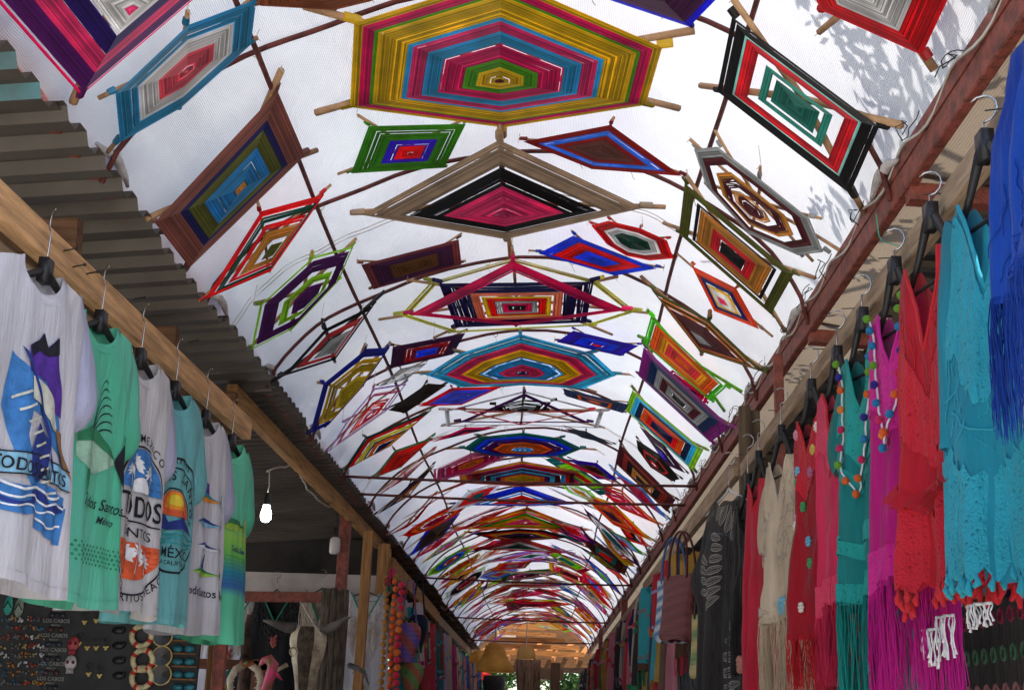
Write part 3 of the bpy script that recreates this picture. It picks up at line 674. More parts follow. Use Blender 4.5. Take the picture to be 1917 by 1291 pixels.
eye('lime framed rectangle full of orange yarn on the right slope',
 [(1221,591),(1360,722),(1332,747),(1207,640)],[(1,.88,(.12,.45,.02)),(.84,.6,ORG),(.6,.45,(.7,.35,.02)),(.45,.2,(.75,.08,.1)),(.2,0,ORG)],(1285,672),{0:(1210,580),1:(1388,733),2:(1356,771),3:(1194,629)},stick_r=.01,hgt=.02,stickmat=mat('lime_wrapped_stick',(.16,.42,.03),.8,.2,30,.4,90))
eye('violet rectangle with blue and charcoal stripes below the lime one',
 [(1208,648),(1371,797),(1332,825),(1197,700)],[(1,.78,(.3,.03,.28)),(.78,.6,(.01,.05,.16)),(.6,.45,GRY),(.45,.3,MAR),(.3,.15,GRY),(.15,0,BLK)],(1277,744),stick_r=.008,hgt=.02)
eye('small crimson and black rectangle tucked behind the lime one',
 [(1262,690),(1330,738),(1322,752),(1248,700)],[(1,.5,MAG),(.5,0,BLK)],(1290,720),stick_r=.005,off=.01)
eye('yellow green rectangle with navy, light blue and orange stripes, right slope',
 [(1186,728),(1318,839),(1299,878),(1173,765)],[(1,.87,(.3,.45,.04)),(.86,.74,SKY),(.74,.6,(.01,.04,.12)),(.58,.42,ORG),(.42,.3,RED),(.3,0,NAVY)],(1244,803),stick_r=.008,hgt=.02)
eye('very dark purple weaving behind the yellow green rectangle',
 [(1200,796),(1245,830),(1285,883),(1250,868)],[(1,.3,PLM),(.3,0,IND)],(1246,845),stick_r=.005,off=.01)
eye('blackish hexagon with thin red outline within, right slope',
 [(1193,820),(1239,850),(1274,894),(1260,898),(1220,872),(1196,839)],[(1,.6,(.03,.03,.02)),(.6,.5,(.8,.03,.03)),(.48,.2,(.03,.03,.02)),(.2,.1,RED)],(1231,862),stick_r=.005)
eye('long maroon and black rectangle crossing above the first tie rods at right',
 [(1162,829),(1266,933),(1250,955),(1157,867)],[(1,.8,MAR),(.8,.6,(.3,.04,.03)),(.6,.4,BLK),(.38,.2,OCH,1),(.2,0,BLK)],(1207,895),stick_r=.007)
eye('long blue and crimson diamond just left of the maroon rectangle',
 [(1144,873),(1206,913),(1253,971),(1196,930)],[(1,.75,(.03,.25,.5)),(.75,0,(.45,.02,.1))],(1200,921),stick_r=.006)
eye('red zigzag weaving with gold border under the first tie rods at right',
 [(1100,893),(1165,915),(1235,980),(1165,950)],[(1,.85,ORG),(.8,.55,RED,1),(.5,.2,MAG,1),(.2,0,RED)],(1166,934),stick_r=.007)
eye('gold and crimson diamond behind the red zigzag weaving',
 [(1080,915),(1150,940),(1222,1010),(1150,980)],[(1,.86,YEL),(.84,.6,RED,1),(.55,.3,ORG),(.3,0,PLM)],(1150,961),stick_r=.007)
eye('pale blue, green and red kite past the first tie rods at right',
 [(1130,985),(1175,1005),(1208,1038),(1160,1018)],[(1,.8,GRN),(.78,.4,(.3,.4,.8)),(.4,0,RED)],(1168,1011),stick_r=.005)
eye('ragged scarlet weaving with black knots, far right slope',
 [(1150,968),(1185,978),(1216,1022),(1178,1010)],[(1,.6,(.7,.02,.02),1),(.6,.3,BLK,1),(.3,0,RED)],(1182,995),stick_r=.006)
eye('long brown and maroon rectangle above the bags at far right',
 [(1098,1000),(1180,1050),(1170,1075),(1100,1022)],[(1,.8,(.2,.07,.04)),(.8,.5,MAR),(.5,.3,TEAL),(.3,0,RED)],(1137,1036),stick_r=.007)

# ---- the many further ones: each a copy of a unit weaving with its own yarns
PAL=dict(scarlet=(.6,.02,.02),crimson=(.45,.01,.1),pink=(.8,.12,.3),orange=ORG,gold=(.65,.4,.03),yellow=YEL,lime=LIME,green=(.03,.22,.05),teal=(.01,.25,.25),blue=(.02,.18,.5),navy=NAVY,purple=PUR,lilac=LIL,maroon=MAR,brown=(.16,.07,.04),black=BLK,grey=GRY,white=WHT,olive=OLI,magenta=MAG)
SH=dict(diamond=[(0,1),(1,0),(0,-1),(-1,0)],hexagon=[(0,1),(.85,.55),(.85,-.55),(0,-1),(-.85,-.55),(-.85,.55)],rectangle=[(.85,.8),(.85,-.8),(-.85,-.8),(-.85,.8)],octagon=[(0,1),(.72,.68),(1,0),(.72,-.68),(0,-1),(-.72,-.68),(-1,0),(-.72,.68)],kite=[(0,1),(.8,.25),(0,-1),(-.8,.25)])
UNIT={}
BR=['scarlet','crimson','pink','orange','gold','yellow','lime','teal','blue','purple','white','magenta','white','pink','orange','scarlet']*3+list(PAL)

def unit(shape,lay):
    key=(shape,lay)
    if key in UNIT: return UNIT[key]
    cor=[Vector((x,y,0)) for x,y in SH[shape]]; z=Vector((0,0,0)); nn=Vector((0,0,-1))
    rs={0:[(1,.66),(.66,.34),(.34,0)],1:[(1,.78),(.74,.42),(.38,0)],2:[(1,.8),(.78,.5),(.42,0)]}[lay]
    ms=[]
    for a,b in rs:
        mb=strands(z,cor,a,b,.035 if lay!=2 else .045,nn,.06,.3,.08)
        ms.append(mesh_of(mb,'yarn_band',yarn(WHT)))
    k=len(cor); sk=[]
    for i in range(k//2):
        a=cor[i]*1.15; b=cor[i+k//2]*1.12; mb=MB(); mb.tube([a+Vector((0,0,.03)),Vector((0,0,.03)),b+Vector((0,0,.03))],.014,5); sk.append(mesh_of(mb,'stick',M_stick))
    UNIT[key]=(ms,sk); return UNIT[key]
used=set()
def far_eye(y,s,sx,sy,zone,drop,tilt,yaw=0,bigword=None):
    x,z,n=arch_at(s); 
    while True:
        cols=random.sample(BR,3); shape=random.choice(list(SH)); lay=random.choice((0,0,1,2))
        if random.random()<.3: shape='diamond'
        if len(set(cols))==3 and (tuple(cols),zone) not in used: break
    used.add((tuple(cols),zone))
    bay='before first tie rods' if y<8.1 else 'past second tie rod' if y<13.9 else 'past third tie rod' if y<19.1 else 'past fourth tie rod' if y<24.2 else 'near the far end'
    lab=f"{cols[0]} {shape}, {cols[1]} ring, {cols[2]} centre, {zone}, {bay}"
    cols=list(cols); pos=Vector((x,y,z))+n*drop
    t=thing('yarn_weaving',lab,'yarn weaving',pos,"yarn god's eyes hung under the vault")
    tang=Vector((n.z,0,-n.x)); tang=-tang if tang.x<0 else tang
    ya=Vector((0,1,0)); up_=-n
    R=Matrix((tang,ya,tang.cross(ya))).transposed()
    R=R@Matrix.Rotation(tilt,3,'X')@Matrix.Rotation(yaw,3,'Z')
    t.rotation_euler=R.to_euler(); sy*=.74; t.scale=(sx,sy,(sx+sy)/2*.6)
    ms,sk=unit(shape,lay)
    for i,me in enumerate(ms):
        o=bpy.data.objects.new('yarn_band',me); C.objects.link(o); o.parent=t
        o.material_slots[0].link='OBJECT'; o.material_slots[0].material=yarn(PAL[cols[i]])
    for me in sk:
        o=bpy.data.objects.new('stick',me); C.objects.link(o); o.parent=t
    return t
random.seed(21)
y=15.6
while y<26.8:
    far_eye(y,.5+rnd(.02),random.uniform(.46,.66),random.uniform(.34,.5),'on the crown',random.uniform(.08,.2),random.uniform(-.12,.2)); y+=random.uniform(.6,.9)
for zone,s0,ya,step in (('low left slope',.14,10.6,.50),('high left slope',.31,9.6,.62),('high right slope',.69,9.9,.62),('low right slope',.86,12.2,.50)):
    y=ya
    while y<26.9:
        far_eye(y,s0+rnd(.02),random.uniform(.27,.40),random.uniform(.16,.30),zone,random.uniform(.05,.16),rnd(.25),rnd(.5)); y+=step*random.uniform(.8,1.25)
for k in range(40):
    y=random.uniform(12,26.5); far_eye(y,random.choice((.40,.6))+rnd(.03),random.uniform(.2,.32),random.uniform(.14,.24),'beside the crown',random.uniform(.1,.2),rnd(.3),rnd(.6))
# ================================================================= GARMENTS
random.seed(5)
def lerp_tab(tab,s):
    for i in range(len(tab)-1):
        a,b=tab[i],tab[i+1]
        if s<=b[0]: 
            k=(s-a[0])/max(1e-9,b[0]-a[0]); k=k*k*(3-2*k); return a[1]+(b[1]-a[1])*k
    return tab[-1][1]
class Garment:
    def __init__(s,org,phi,side,L,widths,thick=.05,slope=.05,neck=(.09,.07,.02),fold=.02,seed=0,hem=0.0,scal=0,tiltz=0,vneck=False):
        s.org=Vector(org); s.L=L; s.w=widths; s.th=thick; s.slope=slope; s.neck=neck; s.A=fold; s.hem=hem; s.scal=scal; s.v=vneck
        c,n=math.cos(phi),math.sin(phi)
        if side=='L': s.U=Vector((n,c,0)); s.N=Vector((c,-n,0))
        elif side=='R': s.U=Vector((n,-c,0)); s.N=Vector((-c,-n,0))
        else: s.U=Vector((c,n,0)); s.N=Vector((n,-c,0))
        r=random.Random(seed); s.p=[r.uniform(0,6.3) for _ in range(8)]; s.k=[r.uniform(1.6,2.4),r.uniform(3.2,4.6),r.uniform(6,8)]
    def world(s,a,b,c): return s.org+s.U*a+s.N*b+Vector((0,0,c))
    def top(s,u,front):
        hw=lerp_tab(s.w,0); x=abs(u)*hw; nw,nf,nb=s.neck; z=-s.slope*max(0,(x-nw*.8)/(hw))
        if x<nw:
            q=x/nw; d=nf if front else nb
            z-= d*((1-q) if s.v else math.sqrt(max(0,1-q**2.4)))
        return z
    def pt(s,u,v,front=True,off=0.0):
        hw=lerp_tab(s.w,v); zt=s.top(u,front)
        L=s.L+s.hem*math.sin(u*2.3+s.p[6])+(s.scal*abs(math.sin(u*9*math.pi)) if s.scal else 0)
        z=zt+v*(-L-zt)
        e=max(0,1-u*u); ramp=min(1,.12+1.1*v)
        f=s.A*ramp*(math.sin(s.k[0]*u*math.pi+s.p[0]+.8*v)+.55*math.sin(s.k[1]*u*math.pi+s.p[1]+.6*math.sin(3*v))+.28*math.sin(s.k[2]*u*math.pi+s.p[2])+(0 if s.A<.015 else .14*math.sin(15*u*math.pi+s.p[3]+2*v)+.08*math.sin(23*u*math.pi+s.p[4])))*(1-abs(u)**5)
        f+=.006*noise.noise(Vector((u*3+s.p[3],v*5,s.p[4])))*(1-u**4)*2
        b=s.th*math.sqrt(e)*(.55+.6*v)
        b=(b+f+off) if front else (-b*.8+f*.7*math.cos(s.p[5])-off)
        if not front: b=min(b,-.004)
        a=u*hw+.012*math.sin(3*v+s.p[7])
        return s.world(a,b,z)
    def body(s,n=40,nv=34):
        mb=MB(); tot=2*n
        def fn(i,j):
            i=int(round(i*tot))%tot
            if i<=n: u=-math.cos(math.pi*i/n); fr=True
            else: u=math.cos(math.pi*(i-n)/n); fr=False
            return s.pt(u,j,fr)
        return mb.grid(fn,tot,nv,0,True)
    def am(s,a,z):
        """front-surface coordinates of a print given in metres"""
        v=min(1,max(0,-z/s.L)); hw=lerp_tab(s.w,v); return max(-.985,min(.985,a/hw)),v
    def decal(s,tris,off):
        mb=MB(); out=[]
        def sub(t,d=0):
            m=max((Vector(t[i])-Vector(t[(i+1)%3])).length for i in range(3))
            if m>.017 and d<7:
                k=max(range(3),key=lambda i:(Vector(t[i])-Vector(t[(i+1)%3])).length)
                a,b,c=t[k],t[(k+1)%3],t[(k+2)%3]; m_=((a[0]+b[0])/2,(a[1]+b[1])/2)
                sub((a,m_,c),d+1); sub((m_,b,c),d+1)
            else: out.append(t)
        for t in tris: sub(t)
        for t in out:
            vs=[]
            for a,z in t:
                u,v=s.am(a,z); vs.append(s.ptz(u,z,off))
            mb.add(vs,[(0,1,2)])
        return mb
    def ptz(s,u,z,off):
        zt=s.top(u,True); L=s.L+s.hem*math.sin(u*2.3+s.p[6]); v=(z-zt)/(-L-zt); v=max(0,min(1,v)); return s.pt(u,v,True,off)
def tess(poly):
    if isinstance(poly[0][0],(list,tuple)): loops=poly
    else: loops=[poly]
    vs=[Vector((x,y,0)) for l in loops for x,y in l]
    return [[(vs[i].x,vs[i].y) for i in t] for t in tessellate_polygon([[Vector((x,y,0)) for x,y in l] for l in loops])]
TXT={}
def textmesh(st,bold=0.0,shear=0.0):
    key=(st,bold,shear)
    if key in TXT: return TXT[key]
    cu=bpy.data.curves.new('t','FONT'); cu.body=st; cu.size=1; cu.offset=bold; cu.shear=shear; cu.resolution_u=3
    ob=bpy.data.objects.new('t',cu); C.objects.link(ob)
    me=bpy.data.meshes.new_from_object(ob.evaluated_get(bpy.context.evaluated_depsgraph_get()))
    me.calc_loop_triangles(); vs=[(v.co.x,v.co.y) for v in me.vertices]; tr=[[vs[i] for i in t.vertices] for t in me.loop_triangles]
    wd=(max(v[0] for v in vs)-min(0,min(v[0] for v in vs))) if vs else .3
    bpy.data.objects.remove(ob); bpy.data.curves.remove(cu); bpy.data.meshes.remove(me)
    TXT[key]=(tr,wd); return TXT[key]
def text_line(st,x,y,size,bold=.01,shear=0,sx=1,ang=0):
    tr,wd=textmesh(st,bold,shear); o=[]; c,s_=math.cos(ang),math.sin(ang)
    for t in tr:
        q=[]
        for a,b in t:
            a=(a-wd/2)*size*sx; b=b*size; q.append((x+a*c-b*s_,y+a*s_+b*c))
        o.append(q)
    return o
def text_arc(st,cx,cy,r,a0,size,bold=.01,gap=1.15,inv=False,sx=1):
    o=[]; ws=[textmesh(ch,bold)[1] if ch!=' ' else .32 for ch in st]
    tot=sum((w_+.14)*size*gap*.9*sx for w_ in ws)/r; a=a0+tot/2 if not inv else a0-tot/2
    for ch,w_ in zip(st,ws):
        da=(w_+.14)*size*gap*.9*sx/r
        m_=a-da/2 if not inv else a+da/2
        if ch!=' ':
            o+=text_line(ch,cx+r*math.cos(m_),cy+r*math.sin(m_),size,bold,0,sx,m_-math.pi/2+(math.pi if inv else 0))
        a=a-da if not inv else a+da
    return o
def ring(cx,cy,r0,r1,a0=0,a1=2*math.pi,n=40,sx=1):
    o=[]
    for i in range(n):
        p,q=a0+(a1-a0)*i/n,a0+(a1-a0)*(i+1)/n
        A=(cx+r0*math.cos(p)*sx,cy+r0*math.sin(p));B=(cx+r1*math.cos(p)*sx,cy+r1*math.sin(p));C_=(cx+r1*math.cos(q)*sx,cy+r1*math.sin(q));D=(cx+r0*math.cos(q)*sx,cy+r0*math.sin(q))
        o+=[[A,B,C_],[A,C_,D]]
    return o
def leafy(cx,cy,r,n=9,w_=.16):
    o=[]
    for i in range(n):
        a=math.pi*(-.15+1.3*i/(n-1)); dx,dy=math.cos(a)*r,math.sin(a)*r*.8-.25*r*abs(math.cos(a))
        px,py=-dy*w_,dx*w_
        o+=[[(cx,cy),(cx+dx*.55+px,cy+dy*.6+py+.12*r),(cx+dx,cy+dy)],[(cx,cy),(cx+dx,cy+dy),(cx+dx*.55-px,cy+dy*.6-py+.02*r)]]
    return o
def palm(cx,cy,h,r):
    return leafy(cx,cy,r)+[[(cx-.04*h,cy-h),(cx+.04*h,cy-h),(cx+.02*h,cy)],[(cx-.04*h,cy-h),(cx+.02*h,cy),(cx-.02*h,cy)]]
def flat(name,col,rough=.8): return mat('print_'+name,col,rough,.12,30,0)
HG={}
def hanger(org,U,N,hook,label,wd=.2,m=None,thin=False,drop=.085):
    """hanger: wire hook over the rail plus shaped arms; org is the top centre of the garment"""
    org=Vector(org);hook=Vector(hook); t=thing('hanger',label,'hanger',org,'hangers')
    neckp=org+Vector((0,0,.012))
    mb=MB(); pts=[neckp,neckp+Vector((0,0,.03)),neckp.lerp(hook,.62)]
    up3=Vector((0,0,1)); side=(hook-neckp); side.z=0; sd_=N*(-.022)
    top=Vector((hook.x,hook.y,hook.z))
    base_=neckp+Vector((0,0,max(.05,hook.z-neckp.z-.055))); pts=[neckp,neckp.lerp(base_,.5),base_]
    for q in range(9):
        a=-math.pi*.5+q*math.pi*1.25/8
        pts.append(base_+Vector((0,0,.028))+up3*.028*math.sin(a)+ (U*.018-N*.018)*math.cos(a)*1.1)
    mb.tube(pts,.0022,6); obj('hook',mb,M_chrome,t,True)
    mb=MB(); r=.004 if thin else .0078
    for sg in (-1,1):
        pts=[neckp+Vector((0,0,.01)),neckp+U*sg*.02+Vector((0,0,-.008)),neckp+U*sg*wd*.5+Vector((0,0,-.5*drop)),neckp+U*sg*wd+Vector((0,0,-drop))]
        mb.tube(pts,[r*1.3,r*1.4,r,r*.7],6)
    mb.tube([neckp+U*wd*.92*q+Vector((0,0,-drop*.96)) for q in (-1,-.5,0,.5,1)],r*.6,5)
    if not thin: mb.box(neckp-Vector((.012,.02,.03)),neckp+Vector((.012,.02,.03)))
    obj('arms',mb,m or M_black,t,True)
    return t
def sleeve(g,sg,path,ra,rb,seed=0,nseg=18,open_=True):
    """path in garment coords (a,b,c)"""
    mb=MB(); r=random.Random(seed); ph=[r.uniform(0,6) for _ in range(4)]
    P=[Vector(p) for p in path]; n=len(P)-1; M_=n*5
    def cat(t):
        i=min(int(t*n),n-1); k=t*n-i; p0=P[max(i-1,0)];p1=P[i];p2=P[i+1];p3=P[min(i+2,n)]
        return .5*((2*p1)+(p2-p0)*k+(2*p0-5*p1+4*p2-p3)*k*k+(3*p1-p0-3*p2+p3)*k**3)
    def fn(u,v):
        c=cat(v*.9999); d=(cat(min(.9999,v+.02))-cat(max(0,v-.02))); d.normalize()
        perp=Vector((-d.z,0,d.x)); 
        if perp.length<1e-5: perp=Vector((1,0,0))
        perp.normalize(); a=u*2*math.pi
        A=lerp_tab([(i/(len(ra)-1),x) for i,x in enumerate(ra)],v); B=lerp_tab([(i/(len(rb)-1),x) for i,x in enumerate(rb)],v)
        w_=1+.10*math.sin(3*a+ph[0]+4*v)+.06*math.sin(5*a+ph[1]+9*v)+.05*math.sin(14*v+ph[2]+a)
        p=c+perp*A*math.cos(a)*w_+Vector((0,1,0))*B*math.sin(a)*w_
        return g.world(p.x,p.y,p.z)
    return mb.grid(fn,nseg,M_,0,True)
def shirt(label,y,m,x=-1.222,z=2.515,phi=math.radians(12),seed=0,mslv=None,elbow=.30,L=.75,group='printed long sleeved shirts on the pine rail',mtrim=None,flare=.25,hookpx=None,cuff=-.66):
    g=Garment((x,y,z),phi,'L',L,[(0,.19),(.1,.215),(.35,.205),(.7,.225),(1,flare)],.055,.055,(.095,.075,.018),.013,seed,.012)
    t=thing('shirt',label,'shirt',(x,y,z),group)
    obj('body',g.body(),m,t,True)
    ms=mslv or m
    for sg in (1,-1):
        k=elbow-.058 if sg>0 else .20; bb=-.012 if sg>0 else -.06
        path=[(sg*.15,bb*.5,-.045),(sg*.205,bb,-.10),(sg*(k-.01),.01+bb,-.20),(sg*k,.005+bb,-.29),(sg*(k-.045),-.045+bb,-.36),(sg*(k-.065),-.06+bb,-.50),(sg*(k-.07),-.06+bb,cuff)]
        o=obj('sleeve',sleeve(g,sg,path,[.045,.05,.048,.052,.036,.040,.040],[.022,.022,.020,.026,.014,.014,.014],seed+sg),ms,t,True)
    # ribbed collar band
    mb=MB(); nw=g.neck[0]; pts=[]
    for q in range(25):
        a=q/24*2*math.pi; u=math.cos(a)*nw/.19; fr=math.sin(a)>=0; p=g.pt(max(-.99,min(.99,u)),0,fr); pts.append(p+Vector((0,0,.004)))
    pr=[]
    def cf(u,v):
        i=int(round(u*24))%24; p=pts[i]; c=g.world(0,0,-.03); d=(p-c); d.z=0; d.normalize()
        return p+Vector((0,0,-.022+.026*v))+d*(.004 if v<.9 else -.001)-d*.012*v
    mb.grid(cf,24,2,0,True); obj('collar',mb,mtrim or m,t,True)
    # hem stitching
    mb=MB(); mb.tube([g.pt(-.97+1.94*q/40,.965,True,.0012) for q in range(41)],.0011,4); obj('hem_stitch',mb,mtrim or m,t)
    hk=onX(*hookpx,-1.25) if hookpx else g.world(0,0,.15)
    hanger(g.world(.02,0,-.012),g.U,g.N,(hk.x,hk.y,hk.z),'black hanger inside the '+(label.split(' with ')[0] if 'white shirt' not in label else 'white sailfish shirt' if 'sailfish' in label else 'cream palm badge shirt' if 'cream' in label else 'white four fish shirt'),.17)
    return g,t
def pr(g,t,name,tris,m,off=.0035,label=None):
    tris=[[(.02+(a-.02)*.87,-.40+(z+.40)*.87) for a,z in tr_] for tr_ in tris] if name!='leaf_motif' else tris
    o=obj(name,g.decal(tris,.0022+(off-.0030)*2.2),m,t)
    if label: o['label']=label
    return o
W_=cloth('white_jersey',(.74,.72,.77),.25); W2=cloth('cream_jersey',(.71,.68,.69),.25); Gm=cloth('mint_jersey',(.12,.62,.39),.3,col2=(.16,.62,.45)); Tq=cloth('turquoise_jersey',(.22,.62,.64),.3); Wl=cloth('lilac_white_jersey',(.60,.60,.80),.3)
K=flat('black',(.012,.012,.02)); DB=flat('deep_blue',(.02,.04,.22)); MBl=flat('mid_blue',(.05,.2,.5)); LB=flat('light_blue',(.25,.5,.68)); RD=flat('red_orange',(.75,.12,.04)); ORp=flat('orange',(.85,.3,.03)); GNp=flat('green',(.03,.2,.09)); LG=flat('lime',(.35,.6,.08)); PUp=flat('purple',(.09,.03,.3)); CRp=flat('cream',(.6,.6,.5)); WHp=flat('white',(.8,.8,.82)); TLp=flat('teal',(.03,.3,.34)); YLp=flat('yellow',(.8,.6,.05)); BRp=flat('brown',(.25,.12,.04))

g,t=shirt('pale turquoise shirt half cut off at the left edge',2.22,cloth('pale_turquoise',(.25,.6,.62),.3),seed=1,mslv=cloth('bright_white_jersey',(.8,.84,.86),.35),hookpx=(-60,290))
g,t=shirt('near black shirt cuff hanging at the far left edge',1.93,cloth('black_jersey',(.02,.018,.03),.1),x=-1.20,z=2.46,seed=2)
# 1 leaping sailfish
g,t=shirt('white shirt with a leaping sailfish and blue waves print',2.87,W_,seed=3,mslv=Wl,hookpx=(90,405),elbow=.31)
pr(g,t,'print_sail',tess([(-.06,-.18),(-.02,-.155),(0,-.13),(.02,-.165),(.06,-.125),(.07,-.17),(.10,-.25),(.12,-.34),(.08,-.33),(.02,-.26),(-.06,-.25)]),PUp)
pr(g,t,'print_sail_edge',tess([(-.06,-.18),(-.02,-.155),(0,-.13),(.02,-.165),(.06,-.125),(.07,-.17),(.05,-.18),(.02,-.19),(-.02,-.185),(-.05,-.21)]),K,.0045)
pr(g,t,'print_body',tess([(-.12,-.21),(-.06,-.24),(0,-.25),(.07,-.29),(.12,-.36),(.17,-.47),(.13,-.45),(.06,-.40),(.02,-.36),(-.04,-.35),(-.06,-.42),(0,-.50),(.07,-.56),(.10,-.61),(.02,-.58),(-.09,-.48),(-.14,-.36)]),MBl,.003)
pr(g,t,'print_belly',tess([(-.05,-.26),(.02,-.27),(.07,-.31),(.10,-.38),(.06,-.37),(0,-.33),(-.05,-.32)]),CRp,.0045)
pr(g,t,'print_bill',tess([(.09,-.37),(.12,-.38),(.20,-.50),(.11,-.43)]),BRp,.005)
pr(g,t,'print_fin',tess([(-.09,-.19),(-.05,-.25),(.02,-.38),(.10,-.50),(.09,-.46),(.0,-.31),(-.07,-.20)])+tess([(-.02,-.38),(.06,-.42),(.05,-.50),(.02,-.53),(-.03,-.52),(-.04,-.45)]),DB,.005)
st=[]
for q in range(9): st+=tess([(-.11+.02*q,-.33-.028*q),(-.06+.021*q,-.30-.030*q),(-.056+.021*q,-.305-.030*q),(-.108+.02*q,-.336-.028*q)])
pr(g,t,'print_stripe',st,CRp,.006)
def wave(x0,x1,yb,amp,k,h,ph=0,n=24):
    o=[]
    for i in range(n):
        a,b=x0+(x1-x0)*i/n,x0+(x1-x0)*(i+1)/n
        f=lambda x:yb+amp*math.sin(k*x+ph)
        o+=[[(a,f(a)-h),(b,f(b)-h),(b,f(b))],[(a,f(a)-h),(b,f(b)),(a,f(a))]]
    return o
pr(g,t,'print_banner',wave(-.19,.185,-.475,.012,10,.055,1.2),LB,.0042)
pr(g,t,'print_banner_edge',wave(-.19,.185,-.472,.012,10,.004,1.2)+wave(-.19,.185,-.528,.012,10,.004,1.2),K,.0052)
tt=text_line('TODOS SANTOS',0.005,-.517,.046,.012,0,.93)
pr(g,t,'lettering',tt,K,.0062,'black lettering TODOS SANTOS')
pr(g,t,'print_wave',wave(-.18,.17,-.54,.012,22,.075,0)+wave(.02,.18,-.56,.015,16,.10,2),MBl,.0035)
pr(g,t,'print_wave_foam',wave(-.18,.15,-.55,.008,40,.007,1)+wave(-.15,.17,-.575,.008,44,.006,2)+wave(-.17,.12,-.60,.006,50,.005,3)+wave(0,.17,-.63,.008,40,.006,1),WHp,.0048)
pr(g,t,'print_wave_shadow',wave(-.02,.17,-.565,.012,30,.02,1)+wave(-.17,.0,-.585,.01,36,.012,1),DB,.0045)
# 2 roosterfish
g,t=shirt('mint green shirt with a roosterfish and cursive lettering',3.275,Gm,seed=11,hookpx=(187,505),elbow=.29)
sp=[]
for q in range(7):
    r=.05+.012*q; a0=math.radians(168-9*q); x0=.0-.004*q; 
    pts=[]
    for i in range(9):
        tt_=i/8; ang=a0-tt_*math.radians(95); pts.append((x0+.10*tt_*(.6+.12*q)+.0*q, -.285+.02*q*-.4+ (.16-.017*q)*math.sin(tt_*1.9)))
    for i in range(8):
        (ax,ay),(bx,by)=pts[i],pts[i+1]; w_=.0038*(1-.6*i/8); sp+=[[(ax,ay-w_),(bx,by-w_),(bx,by+w_)],[(ax,ay-w_),(bx,by+w_),(ax,ay+w_)]]
pr(g,t,'print_spines',sp,K)
pr(g,t,'print_fish',tess([(-.09,-.32),(-.04,-.285),(.03,-.29),(.09,-.325),(.14,-.36),(.14,-.372),(.08,-.40),(.02,-.425),(-.05,-.42),(-.09,-.39)]),flat('pale_green',(.34,.55,.40)))
pr(g,t,'print_fish_tail',tess([(.13,-.366),(.165,-.31),(.195,-.265),(.175,-.36),(.20,-.465),(.165,-.415)]),K,.0045)
pr(g,t,'print_fish_back',tess([(-.09,-.32),(-.04,-.285),(.03,-.29),(.09,-.325),(.14,-.363),(.07,-.345),(0,-.325),(-.09,-.345)]),GNp,.0045)
pr(g,t,'print_fish_fin',tess([(-.05,-.418),(-.02,-.424),(-.03,-.46),(-.05,-.495)]),GNp,.0045)
pr(g,t,'lettering',text_line('Todos Santos',.06,-.525,.050,.006,.5,.9)+text_line('México',.10,-.565,.032,.008,.5,.95),K,.0045,'cursive lettering Todos Santos México')
# soft dark scale band
m=flat('scale_shade',(.03,.22,.13)); sc=[]
for r_ in range(5):
    for q in range(26):
        x0=-.22+q*.0175+(r_%2)*.0088; z0=-.635-r_*.013; k=.0058-.0006*abs(r_-2)
        sc+=[[(x0-k,z0),(x0,z0-k),(x0+k,z0)],[(x0-k,z0),(x0+k,z0),(x0,z0+k)]]
pr(g,t,'print_scales',sc,m,.0032)
# 3 palms badge
g,t=shirt('cream white shirt with blue and red palm tree badge',3.64,W2,seed=17,mslv=Wl,hookpx=(278,592),elbow=.30)
def halfdisc(cx,cy,r,up_=1,cut=0): 
    pts=[(cx+r*math.cos(a),cy+up_*r*math.sin(a)) for a in [math.pi*i/20 for i in range(21)]]; return tess(pts)
pr(g,t,'print_blue_sky',halfdisc(.02,-.40,.145,1),MBl); pr(g,t,'print_palm',palm(-.02,-.31,.09,.05)+palm(.07,-.335,.06,.045)+palm(-.08,-.345,.05,.035)+halfdisc(.02,-.402,.05,1),WHp,.0045)
pr(g,t,'print_arc_line',ring(.02,-.40,.150,.156,0,math.pi),K)
pr(g,t,'lettering_arc',text_arc('MEXICO',.02,-.40,.168,math.radians(68),.040,.006),K,.0038,'curved lettering MEXICO')
pr(g,t,'lettering_big',text_line('TODOS',.02,-.485,.098,.012,0,.88),K,.0042,'lettering TODOS')
pr(g,t,'lettering_small',text_line('SANTOS',.02,-.553,.045,.006,0,1.3),K,.0042,'lettering SANTOS')
pr(g,t,'print_line',tess([(-.15,-.50),(.17,-.50),(.17,-.505),(-.15,-.505)]),K,.0042)
low=[(.02+.16*math.cos(a),-.57-.12*math.sin(a)) for a in [math.pi*i/20 for i in range(21)]]
pr(g,t,'print_red_beach',tess(low),RD); pr(g,t,'print_palm_low',palm(-.03,-.605,.06,.05)+palm(.03,-.60,.07,.05)+palm(.09,-.62,.05,.04),WHp,.0045)
pr(g,t,'print_red_line',ring(.02,-.57,.165,.171,math.pi,2*math.pi,sx=1),K,.0045)
pr(g,t,'lettering_low',text_arc('CERRITOS BEACH',.02,-.545,.215,-math.pi/2+.25,.036,.006,1.1,True),K,.0042,'curved lettering CERRITOS BEACH')
